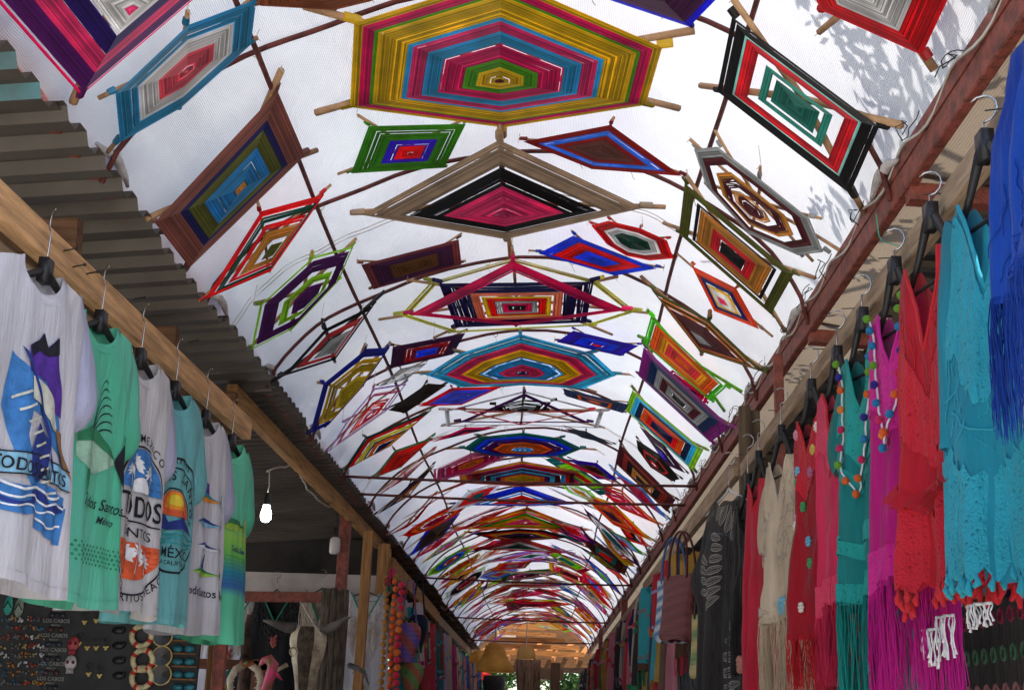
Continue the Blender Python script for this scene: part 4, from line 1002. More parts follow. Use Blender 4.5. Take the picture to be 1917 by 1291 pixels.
# 4 turquoise badge
g,t=shirt('turquoise shirt with a round sunset and wave badge',4.02,Tq,seed=23,hookpx=(338,652),elbow=.29)
cx,cz=.0,-.41
pr(g,t,'print_circle',ring(cx,cz,.205,.213)+ring(cx,cz+.02,.150,.155,-.1,math.pi+.1),K)
pr(g,t,'print_sun',halfdisc(cx,cz-.005,.095,1),RD); pr(g,t,'print_sun_top',halfdisc(cx,cz+.02,.065,1),ORp,.0042); pr(g,t,'print_sun_core',halfdisc(cx,cz+.035,.04,1),YLp,.0048)
pr(g,t,'print_sun_line',ring(cx,cz-.005,.100,.105,0,math.pi),K)
pr(g,t,'print_mountain',tess([(-.14,cz-.06),(-.07,cz-.005),(-.03,cz-.03),(.05,cz+.0),(.15,cz-.06),(.05,cz-.045),(-.04,cz-.06)]),DB,.005)
pr(g,t,'print_wave_line',wave(-.15,.16,cz-.065,.008,34,.008)+wave(-.14,.16,cz-.085,.008,34,.008,1)+wave(-.13,.15,cz-.105,.008,34,.007,2),TLp,.0045)
pr(g,t,'lettering',text_arc('CERRITOS · CALI',cx,cz+.02,.168,math.radians(72),.032,.004)+text_arc('TODOS SANTOS',cx,cz+.02,.108,math.radians(80),.048,.012,.98)+text_line('MÉXICO',.03,cz-.155,.050,.008)+text_line('BAJA CALIFORNIA SUR',.02,cz-.182,.022,.006),K,.0045,'round badge lettering TODOS SANTOS MÉXICO')
# 5 fish column
g,t=shirt('white shirt with four game fish printed in a column',4.42,W_,seed=29,mslv=Wl,hookpx=(398,710),elbow=.30)
def fish(cx,cz,L_,h,sail=False):
    b=[(cx-L_,cz+.0),(cx-L_*.5,cz+h),(cx,cz+h*.8),(cx+L_*.6,cz+h*.1),(cx+L_*.75,cz),(cx+L_*.6,cz-h*.2),(cx,cz-h*.7),(cx-L_*.5,cz-h*.8)]
    back=[(cx-L_,cz+.0),(cx-L_*.5,cz+h),(cx,cz+h*.8),(cx+L_*.6,cz+h*.1),(cx+L_*.75,cz),(cx,cz+h*.2),(cx-L_*.6,cz+h*.2)]
    tail=[(cx+L_*.68,cz),(cx+L_,cz+h*2.1),(cx+L_*.88,cz),(cx+L_,cz-h*2.3)]
    sl=[(cx-L_*.7,cz+h*.8),(cx-L_*.65,cz+h*3.4),(cx-L_*.1,cz+h*3.0),(cx-L_*.05,cz+h*.8)]
    return b,back,tail,sl
for q,(zz,mm,mb_,sail) in enumerate(((-.27,ORp,TLp,True),(-.37,LB,DB,False),(-.465,WHp,DB,False),(-.565,LG,GNp,True))):
    b,bk,tl,sl=fish(.03,zz,.115,.020,sail)
    pr(g,t,'print_fish_belly',tess(b),mm); pr(g,t,'print_fish_back',tess(bk)+tess(tl),mb_,.0045)
    if sail: pr(g,t,'print_fish_sail',tess(sl),PUp if q==0 else DB,.0042)
pr(g,t,'lettering',text_line('Todos Santos México',.055,-.655,.046,.010,0,.92),K,.004,'lettering Todos Santos México')
# 6 mahi
def mahi_mat():
    m,nt,b=base('mahi_gradient_jersey'); L=nt.links; tc=N(nt,'ShaderNodeTexCoord'); sx=N(nt,'ShaderNodeSeparateXYZ'); L.new(tc.outputs['Object'],sx.inputs[0])
    cr=N(nt,'ShaderNodeValToRGB'); mr=N(nt,'ShaderNodeMapRange'); mr.inputs[1].default_value=-.75; mr.inputs[2].default_value=0; L.new(sx.outputs[2],mr.inputs[0]); L.new(mr.outputs[0],cr.inputs[0])
    e=cr.color_ramp.elements; e[0].position=0; e[0].color=(.12,.6,.36,1); e[1].position=1; e[1].color=(.14,.62,.4,1)
    for p,c in ((.22,(.12,.6,.36)),(.27,(.05,.15,.5)),(.34,(.02,.3,.45)),(.42,(.15,.55,.1)),(.52,(.3,.65,.1)),(.62,(.14,.62,.4))):
        q=e.new(p); q.color=(*c,1)
    L.new(cr.outputs[0],b.inputs['Base Color']); b.inputs['Roughness'].default_value=.8; return m
g,t=shirt('green shirt with mahi fish and blue lime scale fade, farthest on rail',4.82,mahi_mat(),seed=31,mslv=Gm,hookpx=(443,765),elbow=.28)
b,bk,tl,sl=fish(.04,-.31,.14,.03)
pr(g,t,'print_fish_belly',tess(b),LG); pr(g,t,'print_fish_back',tess(bk),GNp,.0045); pr(g,t,'print_fish_tail',tess(tl),YLp,.0042)
pr(g,t,'lettering',text_line('Todos Santos',.08,-.42,.034,.01,.3),DB,.004)
sc=[]
for r_ in range(9):
    for q in range(22):
        x0=-.2+q*.02+(r_%2)*.01; z0=-.45-r_*.017; k=.0095
        for (dx,dz) in ((k,k),(-k,k)):
            sc+=[[(x0,z0),(x0+dx,z0+dz),(x0+dx*.8,z0+dz+.002)]]
pr(g,t,'print_scales',sc,GNp,.0035)

# ---------------------------------------------------------------- right rail dresses
def flower(g,u,v,r=.018,n=6):
    mb=MB(); c=g.pt(u,v,True,.005); up_=Vector((0,0,1))
    for k in range(n):
        a=2*math.pi*k/n+u; p=c+g.U*math.cos(a)*r*.62+up_*math.sin(a)*r*.62
        mb.sphere(p,r*.42,8,5,0,(.9,.9,.9))
    mb.sphere(c+g.N*.004,r*.32,8,5)
    return mb
def squiggles(g,u0,u1,v0,v1,n,r=.0035,seed=0,step=.02,straight=False):
    rr_=random.Random(seed); mb=MB()
    for _ in range(n):
        u,v=rr_.uniform(u0,u1),rr_.uniform(v0,v1); a=rr_.uniform(0,6.3); pts=[]
        if straight: a=math.pi/2
        cv=rr_.uniform(-.9,.9)
        for q in range(rr_.randint(6,12)):
            pts.append(g.pt(max(-.98,min(.98,u)),max(.002,min(.998,v)),True,.003))
            a+=cv*(.75 if not straight else .25)+rr_.uniform(-.3,.3); u+=math.cos(a)*step*1.6; v+=math.sin(a)*step*.7
        mb.tube(pts,r,5)
    return mb
def rosettes(g,cells,r=.016,tube=.0016):
    mb=MB()
    for (u,v) in cells:
        hw=lerp_tab(g.w,v)
        for k in range(3):
            rr_=r*(1-.33*k)+.001; pts=[]
            for q in range(12):
                a=q/11*2*math.pi; w_=rr_*(1+.18*math.sin(a*5+k)); pts.append(g.pt(max(-.985,min(.985,u+math.cos(a)*w_/hw)),max(0,min(1,v+math.sin(a)*w_/g.L)),True,.003+.003*k))
            mb.tube(pts,tube,5,cap=False)
    return mb
def lacepanel(g,name,v0,v1,m,t,u=.97,scal=.02,off=.0035,n=70):
    mb=MB(); mb.grid(lambda a,b:g.pt(-u+2*u*a,min(.999,v0+(v1-v0)*b+(scal*abs(math.sin(a*n*.32)) if b>.99 else 0)),True,off+0*noise.noise(Vector((a*30,b*20,v0*9)))),n,14)
    return obj(name,mb,m,t,True)
def fringe(g,v,ln,n=110,r=.0022,seed=0,clump=3):
    rr_=random.Random(seed); mb=MB()
    for q in range(n):
        fr=q%3!=0; u=-math.cos(math.pi*((q+.5)/n)); p=g.pt(u,v,fr,.001); l=ln*rr_.uniform(.8,1.1)
        dx=rr_.uniform(-.018,.018); dn=rr_.uniform(-.01,.01); ph=rr_.uniform(0,6)
        pts=[p+Vector((0,0,.004))]
        for k in range(1,6):
            s=k/5; pts.append(p+Vector((0,0,-l*s))+g.U*(dx*s+.006*math.sin(6*s+ph))+g.N*(dn*s+.006*math.cos(5*s+ph)))
        mb.tube(pts,[r,r,r,r,r*.9,r*.5],3)
    return mb
def tassels(g,v,ln,n,r=.011,seed=0,m=None):
    rr_=random.Random(seed); mb=MB()
    for q in range(n):
        u=-.97+1.94*(q+.5)/n; p=g.pt(u,v,q%4!=3,.002); l=ln*rr_.uniform(.75,1.1)
        mb.tube([p+Vector((0,0,.006)),p+Vector((0,0,-l*.2)),p+Vector((rnd(.004),rnd(.004),-l*.55)),p+Vector((rnd(.006),rnd(.006),-l))],[r*.35,r*.7,r*1.05,r*.55],7)
    return mb
def dress(label,cat,y,x,z,m,L,top,mid,bot,seed,neck=(.08,.17,.09),phi=14,hookpx=None,slv=None,fold=.02,scal=0,vneck=True,group='crochet and lace garments on the right rail',lacem=None,slope=.03,thick=.042,name='dress',mid_=None,hang=True):
    g=Garment((x,y,z),math.radians(phi*.65),'R',L,[(0,top),(.12,top+.015),(.35,mid),(.7,(mid+bot)/2),(1,bot)],thick,slope,neck,fold,seed,.012,scal,vneck=vneck)
    t=thing(name,label,cat,(x,y,z),group)
    obj('body',g.body(44,36),m,t,True)
    if slv:
        for sg in (1,-1):
            wd,ln,ms=slv; path=[(sg*(top-.04),0,-.03),(sg*(top-.005),-.01,-.09),(sg*(top+.02),-.01,-ln*.5),(sg*(top+.03),-.01,-ln)]
            obj('sleeve',sleeve(g,sg,path,[.04,.055,wd*.9,wd],[.028,.03,.034,.04],seed+sg),ms or m,t,True)
    mb=MB(); mb.tube([g.pt(-g.neck[0]/top+2*g.neck[0]/top*q/20,0,True,.001) for q in range(21)],.0045,5); obj('neck_trim',mb,lacem or m,t,True)
    if hang:
        hk=onX(*hookpx,.82) if hookpx else g.world(0,0,.17)
        hanger(g.world(.0,0,.075),g.U,g.N,(.84,hk.y,2.665),'black hanger holding the '+label.split(' with ')[0],top-.012,None,False,.15)
    return g,t
TEALc=cloth('teal_voile',(.02,.30,.42),.25,col2=(.015,.24,.34)); TEALl=cloth('teal_cord',(.025,.34,.45),.1)
REDc=cloth('red_voile',(.55,.015,.03),.25); REDl=cloth('red_cord',(.6,.02,.03),.1)
MAGc=cloth('magenta_voile',(.55,.01,.22),.22); MAGl=cloth('magenta_cord',(.65,.015,.3),.1)
GRNc=cloth('sea_green_voile',(.01,.24,.24),.22); GRNl=cloth('sea_green_cord',(.015,.32,.28),.1)
CORc=cloth('coral_voile',(.75,.04,.12),.22); CRMc=cloth('cream_voile',(.78,.64,.48),.3); CRMl=cloth('cream_cord',(.6,.5,.4),.1)
WHTc=cloth('white_voile',(.72,.72,.8),.35); WHTl=cloth('white_cord',(.8,.8,.82),.2); BLUc=cloth('royal_blue_wool',(.01,.07,.42),.15,col2=(.006,.04,.3))
LCt=cloth('teal_lace',(.03,.38,.50),.2,lace=.38); LCr=cloth('red_lace',(.62,.02,.04),.2,lace=.38); LCm=cloth('magenta_lace',(.7,.02,.3),.2,lace=.36); LCg=cloth('green_lace',(.02,.36,.33),.2,lace=.36); LCc=cloth('coral_lace',(.8,.06,.14),.2,lace=.36); LCw=cloth('white_lace',(.8,.8,.84),.3,lace=.36)
# royal blue shawl, closest on the right
zb=onX(1895,85,.78).z
g,t=dress('royal blue fringed shawl hanging at the right edge','shawl',1.80,.80,2.62,BLUc,.42,.16,.22,.24,41,(.04,.03,.02),20,None,None,.03,name='shawl',vneck=False)
o=obj('fringe',fringe(g,.98,.22,420,.0012,3),BLUc,t); o['kind']='stuff'
o=obj('loose_cord',squiggles(g,-.9,.9,.5,.98,50,.0014,5,.03,True),BLUc,t); o['kind']='stuff'
g,t=dress('white lace tunic behind the blue shawl at the right edge','tunic',1.86,.86,2.30,WHTc,.62,.18,.22,.25,43,(.08,.1,.05),16,None,(.06,.3,None),.02,name='tunic',hang=False)
o=obj('fringe',tassels(g,1,.03,34,.006),WHTl,t); o['label']='row of white tassels'; lacepanel(g,'lace_hem',.7,.97,LCw,t)
# teal lace
g,t=dress('teal lace dress with deep V neck and scalloped hem',"dress",2.235,.815,2.490,TEALc,.70,.145,.20,.235,47,(.085,.20,.12),16,(1795,300),(.042,.46,None),.024,.03,lacem=TEALl)
o=obj('cord_lace',squiggles(g,-.75,.75,.02,.55,120,.0012,7,.012,True),TEALl,t,True); o['kind']='stuff'
cells=[(rnd(.95),random.uniform(.70,.99)) for _ in range(190)]+[(rnd(.5),random.uniform(.25,.6)) for _ in range(12)]
lacepanel(g,'lace_hem',.66,.975,LCt,t,.97,.024); lacepanel(g,'lace_yoke',.03,.40,LCt,t,.8,.02)
o=obj('hem_tassel_row',tassels(g,1,.022,44,.0065,3),TEALl,t,True); o['kind']='stuff'
mb=MB(); mb.tube([g.pt(-.95+1.9*q/24,.52+.006*math.sin(q),True,.004) for q in range(25)],.0018,5); obj('waist_cord',mb,TEALl,t)
for sg in (1,):
    mb=MB()
    for q in range(80):
        a=random.uniform(0,6.28); zz=(-.33 if sg>0 else -.50)+rnd(.07); cx_=sg*(.18)+.035*math.cos(a); cb=.015+.042*abs(math.sin(a))
        pts=[g.world(cx_+.011*math.cos(b),cb+.002,zz+.011*math.sin(b)) for b in [k*.7 for k in range(9)]]; mb.tube(pts,.0018,5)
    o=obj('cuff_lace',mb,TEALl,t,True); o['kind']='stuff'
# red lace
g,t=dress('long red dress with lace bodice and scalloped peplum',"dress",2.585,.815,2.490,REDc,.70,.145,.19,.22,53,(.08,.21,.12),15,(1706,427),None,.022,.02,lacem=REDl)
o=obj('cord_lace',squiggles(g,-.8,.8,.10,.46,90,.0012,9,.011),REDl,t,True); o['kind']='stuff'
mb=MB(); mb.grid(lambda u,v:g.pt(-.98+1.96*u,.66+.05*v+.012*abs(math.sin(u*14)),True,.004+.03*v),50,3); obj('peplum',mb,REDc,t,True)
lacepanel(g,'lace_hem',.72,.975,LCr,t,.97,.024); lacepanel(g,'lace_bodice',.22,.5,LCr,t,.9,.02)
o=obj('hem_tassel_row',tassels(g,1,.03,40,.0065,4),REDl,t,True); o['kind']='stuff'
# magenta
g,t=dress('magenta crochet tunic with long fringe and pompom necklace',"tunic",2.88,.815,2.475,MAGc,.66,.13,.16,.18,59,(.075,.17,.1),15,(1631,531),None,.02,0,lacem=MAGl,name='tunic')
lacepanel(g,'crochet_yoke',.02,.34,LCm,t)
o=obj('fringe',fringe(g,.97,.26,400,.0012,5),MAGl,t); o['kind']='stuff'
lacepanel(g,'crochet_band',.84,.97,LCm,t)
def necklace(label,g,v1,half,seed):
    t=thing('pompom_necklace',label,'necklace',g.pt(0,.1,True,.02),'pompom necklaces on the dresses')
    rr_=random.Random(seed); path=[]
    for q in range(33):
        s=q/32; u=(-1+2*s)*half; v=.0+v1*(1-abs(-1+2*s)**1.15); path.append(g.pt(max(-.97,min(.97,u)),max(0.0,v),True,.012))
    mb=MB(); mb.tube(path,.0028,5); obj('cord',mb,WHTl,t,True)
    cols=[(.6,.1,.02),(.12,.28,.02),(.03,.02,.2),(.5,.02,.1),(.02,.16,.35),(.7,.2,.03)]
    for q in range(0,33,1):
        if q%2: continue
        p=path[q]+g.N*.006; c=rr_.choice(cols); r=.0098; mb=MB()
        def fn(u,v):
            a=u*2*math.pi; b=v*math.pi; w_=r*(1+.22*noise.noise(Vector((u*60,v*60,q))))
            return p+Vector((math.sin(b)*math.cos(a)*w_,math.sin(b)*math.sin(a)*w_,math.cos(b)*w_))
        mb.grid(fn,14,9,0,True); obj('pompom',mb,cloth('pom_%.2f_%.2f_%.2f'%c,c,.0,1),t)
necklace('colourful pompom necklace on the magenta tunic',g,.37,.72,3)
# sea green
g,t=dress('sea green crochet tunic with winged sleeves and long fringe',"tunic",3.20,.815,2.455,GRNc,.64,.14,.175,.17,61,(.08,.16,.09),17,(1571,615),None,.024,0,lacem=GRNl,name='tunic')
for sg in (-1,1): obj('sleeve',sleeve(g,sg,[(sg*.08,-.01,-.03),(sg*.15,-.01,-.10),(sg*.215,-.01,-.21),(sg*.19,-.01,-.27)],[.03,.05,.05,.035],[.02,.02,.02,.015],8+sg),GRNc,t,True)
lacepanel(g,'crochet_yoke',.01,.28,LCg,t,.85)
lacepanel(g,'crochet_band',.36,.42,LCg,t)
lacepanel(g,'crochet_band',.70,.76,LCg,t)
lacepanel(g,'crochet_band',.90,.98,LCg,t)
o=obj('fringe',fringe(g,.98,.30,400,.0012,6),GRNl,t); o['kind']='stuff'
necklace('long colourful pompom necklace on the sea green tunic',g,.44,.78,4)
# coral
g,t=dress('coral pink crochet top tunic with fringe left of the green one',"tunic",3.50,.815,2.440,CORc,.62,.13,.16,.16,67,(.07,.15,.09),15,(1545,653),None,.02,0,lacem=REDl,name='tunic')
lacepanel(g,'crochet_yoke',.01,.25,LCc,t)
lacepanel(g,'crochet_band',.86,.98,LCc,t)
o=obj('fringe',fringe(g,.98,.20,300,.0012,7),CORc,t); o['kind']='stuff'
# red flowered
g,t=dress('dark red tunic with small crochet flowers and fringe',"tunic",3.86,.815,2.440,cloth('dark_red_voile',(.42,.01,.025),.2),.66,.14,.16,.17,71,(.08,.15,.09),15,(1523,674),None,.022,0,lacem=REDl,name='tunic')
lacepanel(g,'crochet_yoke',.01,.22,LCr,t)
fl=[(-.6,.06),(.5,.05),(-.3,.16),(.25,.17),(-.05,.27),(.4,.12),(-.75,.45),(-.4,.46),(.1,.48),(.5,.5),(.2,.62),(-.6,.66),(.55,.70),(0,.82),(-.4,.84),(.45,.86),(-.7,.28),(.75,.3)]
for i,(u,v) in enumerate(fl):
    c=[(.75,.3,.4),(.8,.75,.65),(.15,.45,.65),(.5,.15,.3),(.05,.35,.12),(.7,.5,.1)][i%6]
    obj('crochet_flower',flower(g,u,v,.017),cloth('flw%d'%(i%6),c,.1),t,True)
o=obj('fringe',fringe(g,.98,.16,280,.0012,8),REDl,t); o['kind']='stuff'
# cream
g,t=dress('cream tunic with crochet edges and pale blue flower at hem',"tunic",4.38,.815,2.415,CRMc,.56,.15,.18,.16,73,(.08,.15,.09),18,None,None,.024,0,lacem=CRMl,name='tunic')
for sg in (-1,1): obj('sleeve',sleeve(g,sg,[(sg*.08,-.01,-.03),(sg*.15,-.01,-.10),(sg*.21,-.01,-.22),(sg*.20,-.01,-.30)],[.03,.045,.045,.035],[.02,.02,.02,.015],18+sg),CRMc,t,True)
for i,(u0,u1,v0,v1) in enumerate(((.2,.95,.0,.6),(-.95,-.5,.3,.6),(-.9,.9,.88,.99))):
    o=obj('crochet_edge',squiggles(g,u0,u1,v0,v1,90,.0018,23+i,.011),CRMl,t,True); o['kind']='stuff'
obj('crochet_flower',flower(g,.25,.90,.034,8),cloth('pale_blue_flower',(.2,.5,.65),.1),t,True)
o=obj('fringe',fringe(g,.98,.28,280,.0012,9),CRMc,t); o['kind']='stuff'
g,t=dress('coral red tunic squeezed between the cream tunic and black garments',"tunic",4.86,.815,2.425,cloth('coral_red_voile',(.62,.025,.06),.2),.85,.13,.16,.17,79,(.07,.12,.08),16,None,None,.02,0,lacem=REDl,name='tunic')
g,t=dress('black crochet dress with flower hem behind the coral red tunic',"dress",5.12,.815,2.385,cloth('black_voile',(.012,.011,.013),.1),.66,.13,.15,.18,80,(.07,.12,.08),20,None,None,.02)
obj('crochet_flower',flower(g,.0,.93,.035,8),cloth('multi_flower',(.6,.25,.2),.1),t,True)
# black lace tunic with leaf motifs
BLKc=cloth('charcoal_voile',(.04,.036,.038),.25); MOT=cloth('grey_applique',(.5,.47,.43),.1)
g=Garment((.80,5.55,2.50),math.radians(24),'R',.98,[(0,.20),(.12,.24),(.3,.33),(.45,.26),(1,.27)],.05,.16,(.09,.06,.03),.022,83,.02)
t=thing('tunic','black sheer tunic with large grey leaf lace motifs','tunic',(.78,5.55,2.5),'crochet and lace garments on the right rail')
obj('body',g.body(28,40),BLKc,t,True)
hanger(g.world(0,0,0),g.U,g.N,g.world(0,0,.18),'white hanger holding the black leaf lace tunic',.2,WHTl,True)
def petal(cx,cz,a,l,w_):
    o=[]; n=16; c,s_=math.cos(a),math.sin(a)
    P=lambda t_,k:(cx+c*(l*(.5-.5*math.cos(t_)))-s_*k*w_*math.sin(t_)**1*(.6+.5*(.5-.5*math.cos(t_))), cz+s_*(l*(.5-.5*math.cos(t_)))+c*k*w_*math.sin(t_)*(.6+.5*(.5-.5*math.cos(t_))))
    for sg in (-1,1):
        for i in range(n):
            t0,t1=math.pi*i/n,math.pi*(i+1)/n
            A,B=P(t0,sg),P(t1,sg); C_,D=P(t1,sg*.82),P(t0,sg*.82); o+=[[A,B,C_],[A,C_,D]]
        for k in (.55,.28):
            for i in range(n):
                t0,t1=math.pi*i/n,math.pi*(i+1)/n; A,B=P(t0,sg*k),P(t1,sg*k); C_,D=P(t1,sg*(k-.07)),P(t0,sg*(k-.07)); o+=[[A,B,C_],[A,C_,D]]
    return o
def motif(chain,ang0,l,w_):
    o=[]
    for i,(x,z) in enumerate(chain): o+=petal(x,z,ang0+i*.13,l*(1-.04*abs(i-len(chain)/2)),w_)
    return o
tr=motif([(.0,-.02),(.03,-.035),(.06,-.06),(.085,-.09),(.10,-.125)],-2.2,.13,.022)
tr+=motif([(-.02,-.2+.0),(.0,-.24),(.0,-.28),(-.005,-.32),(-.01,-.36),(-.02,-.40),(-.03,-.44)],math.pi-.25,.11,.020)
tr+=motif([(.21,-.12),(.2,-.17),(.2,-.21),(.19,-.25),(.19,-.29),(.19,-.33),(.18,-.37),(.18,-.41),(.19,-.45)],math.pi-.1,.13,.021)
tr+=motif([(.16,-.60),(.16,-.65),(.15,-.70),(.15,-.75),(.15,-.80),(.15,-.85),(.16,-.90)],math.pi-.3,.15,.024)
tr+=motif([(-.12,-.30),(-.11,-.34),(-.10,-.38),(-.11,-.42)],math.pi-.5,.1,.018)
pr(g,t,'leaf_motif',tr,MOT,.004)
mb=MB()
# ---------------------------------------------------------------- bags
def tote(label,x,y,z,w_,h,d,m,mh,group='woven market bags',phi=18,hl=.22,band=None):
    t=thing('bag',label,'bag',(x,y,z),group); c,n=math.cos(math.radians(phi)),math.sin(math.radians(phi)); U=Vector((n,-c,0)); Nn=Vector((-c,-n,0)); o0=Vector((x,y,z))
    def fn(u,v):
        a=u*2*math.pi; e=.45; cu=math.copysign(abs(math.cos(a))**e,math.cos(a)); su=math.copysign(abs(math.sin(a))**e,math.sin(a))
        tw=1-.16*math.sin(v*3.0)*(1 if v<.7 else 1)+.12*v; tw=tw*(1 if v<.93 else 1-(v-.93)*3)
        return o0+U*cu*w_/2*tw+Nn*su*d/2*tw*(.5+.5*min(1,v*2))+Vector((0,0,-h*v+.006*math.sin(9*a)))
    mb=MB(); mb.grid(fn,40,20,0,True); obj('bag_body',mb,m,t,True)
    for s in (-1,1):
        mb=MB(); pts=[o0+U*w_*.28*math.cos(a)+Nn*s*d*.24*(1-.6*math.sin(a))+Vector((0,0,-.02+hl*math.sin(a)**.7 if math.sin(a)>0 else -.02)) for a in [math.pi*q/18 for q in range(19)]]
        mb.tube(pts,.007,7); obj('handle',mb,mh,t,True)
    return t
def weave_mat(name,c1,c2,sc=60):
    m,nt,b=base(name); L=nt.links; tc=N(nt,'ShaderNodeTexCoord')
    w1=N(nt,'ShaderNodeTexWave',Scale=sc/6,bands_direction='DIAGONAL'); L.new(tc.outputs['Object'],w1.inputs['Vector'])
    w2=N(nt,'ShaderNodeTexWave',Scale=sc/2.2,bands_direction='Z'); L.new(tc.outputs['Object'],w2.inputs['Vector'])
    mx=N(nt,'ShaderNodeMix',data_type='RGBA'); mx.inputs[6].default_value=(*c1,1); mx.inputs[7].default_value=(*c2,1); L.new(w1.outputs['Fac'],mx.inputs[0]); L.new(mx.outputs[2],b.inputs['Base Color'])
    bp=N(nt,'ShaderNodeBump',Strength=.6,Distance=.004); L.new(w2.outputs['Fac'],bp.inputs['Height']); L.new(bp.outputs[0],b.inputs['Normal']); b.inputs['Roughness'].default_value=.5; return m
pB=onY(1277,1078,7.0)
tote('maroon woven tote bag with tall handles on the right rail',pB.x,7.0,pB.z,.27,.34,.14,weave_mat('maroon_weave',(.13,.018,.02),(.17,.03,.03)),mat('maroon_handle',(.10,.015,.015),.5,.2,20,.2),hl=.26,phi=35)
pB=onY(1262,1085,7.5)
tote('white and blue striped woven tote behind the maroon one',pB.x,7.5,pB.z,.26,.35,.13,weave_mat('blue_white_weave',(.03,.16,.35),(.5,.55,.6),50),mat('blue_handle',(.03,.15,.38),.5,.2,20,.2),hl=.26,phi=35)
pB=onY(1318,1150,6.4)
tote('small green and yellow striped woven bag beside the black tunic',pB.x,6.4,pB.z,.16,.30,.08,weave_mat('green_yellow_weave',(.12,.2,.05),(.45,.35,.12),30),M_black,hl=.16,phi=35)
# ================================================================= KEYCHAIN BOARD, SKULL STALL, FAR ROWS, END OF THE LANE
random.seed(11)
bd=thing('display_board','dark grey souvenir board hung with keychains under the shirts','board',(-1.85,5.32,1.3))
mb=MB(); mb.box((-2.6,5.32,.35),(-1.39,5.345,2.0)); obj('panel',mb,mat('board_grey',(.045,.045,.047),.85,.15,5,.1,30),bd)
SV=lambda n,c,r=.45:mat('souvenir_'+n,c,r,.2,30,.05)
def bp(px,py,d=.012): p=onY(px,py,5.32); p.y=5.32-d; return p
lt=flat('pale_grey',(.26,.26,.25))
for k,(px,py) in enumerate(((110,1138),(107,1165),(103,1192),(101,1219),(98,1245),(96,1273))):
    p=bp(px,py); nth=['top','second','third','fourth','fifth','lowest'][k]
    t=thing('souvenir_card',f'{nth} LOS CABOS card in the column of six on the board','souvenir',p,'LOS CABOS cards on the souvenir board')
    mb=MB(); 
    for tr in text_line('LOS CABOS',0,0,.021,.012): mb.add([(p.x+a,p.y,p.z+b) for a,b in tr],[(0,1,2)])
    for tr in text_line('MÉXICO',0,-.014,.010,.008): mb.add([(p.x+a,p.y,p.z+b) for a,b in tr],[(0,1,2)])
    obj('lettering',mb,lt,t)
    mb=MB()
    for sg in (-1,1): mb.sphere((p.x+sg*.022,p.y+.002,p.z-.028),.013,10,6,0,(1,.5,.85))
    mb.tube([(p.x-.03,p.y,p.z-.02),(p.x,p.y-.003,p.z-.022),(p.x+.03,p.y,p.z-.02)],.002,5)
    obj('sunglasses',mb,SV('dark%d'%(k%3),[(.02,.02,.03),(.05,.02,.02),(.02,.03,.05)][k%3],.25),t)
def lifering(px,py,lab):
    p=bp(px,py,.02); t=thing('life_ring_magnet',lab,'souvenir',p,'life ring magnets')
    mb=MB(); mb.tube([p+Vector((.040*math.cos(a),0,.040*math.sin(a))) for a in [2*math.pi*q/24 for q in range(24)]],.012,8,closed=True); obj('ring',mb,SV('cream',(.6,.5,.3),.5),t,True)
    for q in range(4):
        a=math.pi/4+q*math.pi/2+.3; mb=MB(); mb.tube([p+Vector((.040*math.cos(a+d),0,.040*math.sin(a+d))) for d in (-.16,0,.16)],.0132,8); obj('red_band',mb,SV('redband',(.5,.03,.02),.5),t,True)
lifering(268,1190,'upper cream life ring magnet below the cream shirt'); lifering(270,1235,'middle cream life ring magnet on the board'); lifering(268,1268,'lowest cream life ring magnet near the bottom edge')
for (px,py,lab) in ((306,1190,'dark round plate below the turquoise shirt'),(305,1228,'dark round plate in the middle of its column'),(304,1262,'dark round plate with gold rim at the bottom')):
    p=bp(px,py,.015); t=thing('round_plate',lab,'souvenir',p,'round souvenir plates')
    mb=MB(); mb.tube([p+Vector((.040*math.cos(a),0,.040*math.sin(a))) for a in [2*math.pi*q/24 for q in range(24)]],.0035,6,closed=True); obj('rim',mb,SV('gold',(.55,.4,.15),.3),t,True)
    mb=MB(); mb.add([p]+[p+Vector((.038*math.cos(a),-.004,.038*math.sin(a))) for a in [2*math.pi*q/24 for q in range(24)]],[(0,1+(q+1)%24,1+q) for q in range(24)]); obj('disc',mb,SV('plate',(.04,.035,.03),.2),t)
for k in range(5):
    py=1190+k*24; p=bp(346,py,.02); t=thing('goggles',f"turquoise swim goggles, {['topmost','second','third','fourth','lowest'][k]} in the right hand column",'goggles',p,'swim goggles on the board')
    mb=MB(); 
    for sg in (-1,1): mb.sphere((p.x+sg*.024,p.y,p.z),.022,10,6,0,(1,.5,.62))
    obj('lenses',mb,SV('turq',(.02,.16,.22),.12),t,True)
    mb=MB(); mb.box((p.x-.05,p.y+.004,p.z-.022),(p.x+.05,p.y+.008,p.z-.016)); obj('wood_strip',mb,SV('wood',(.18,.08,.03),.7),t)
for k,(px,py) in enumerate(((160,1165),(182,1162),(165,1213),(182,1213),(200,1213),(168,1262),(188,1265),(150,1205))):
    p=bp(px,py,.012); t=thing('keychain','small gold keychain with wire loop, '+['left one of the top pair','right one of the top pair','left one of the middle three','centre one of the middle three','right one of the middle three','left one of the lowest pair','right one of the lowest pair','beside the middle three at left'][k],'keychain',p,'gold keychains on the board')
    mb=MB(); mb.tube([p+Vector((.013*math.cos(a),0,.035+.008*math.sin(a))) for a in [2*math.pi*q/12 for q in range(12)]],.0014,4,closed=True); mb.tube([p+Vector((0,0,.027)),p],.001,4); obj('wire_loop',mb,M_wire,t)
    mb=MB(); mb.sphere(p,.009,8,5,0,(.8,.6,1)); mb.sphere(p+Vector((.008,-.003,.006)),.005,6,4); mb.sphere(p+Vector((-.007,-.003,.005)),.005,6,4); obj('charm',mb,SV('gold',(.55,.4,.15),.3),t,True)
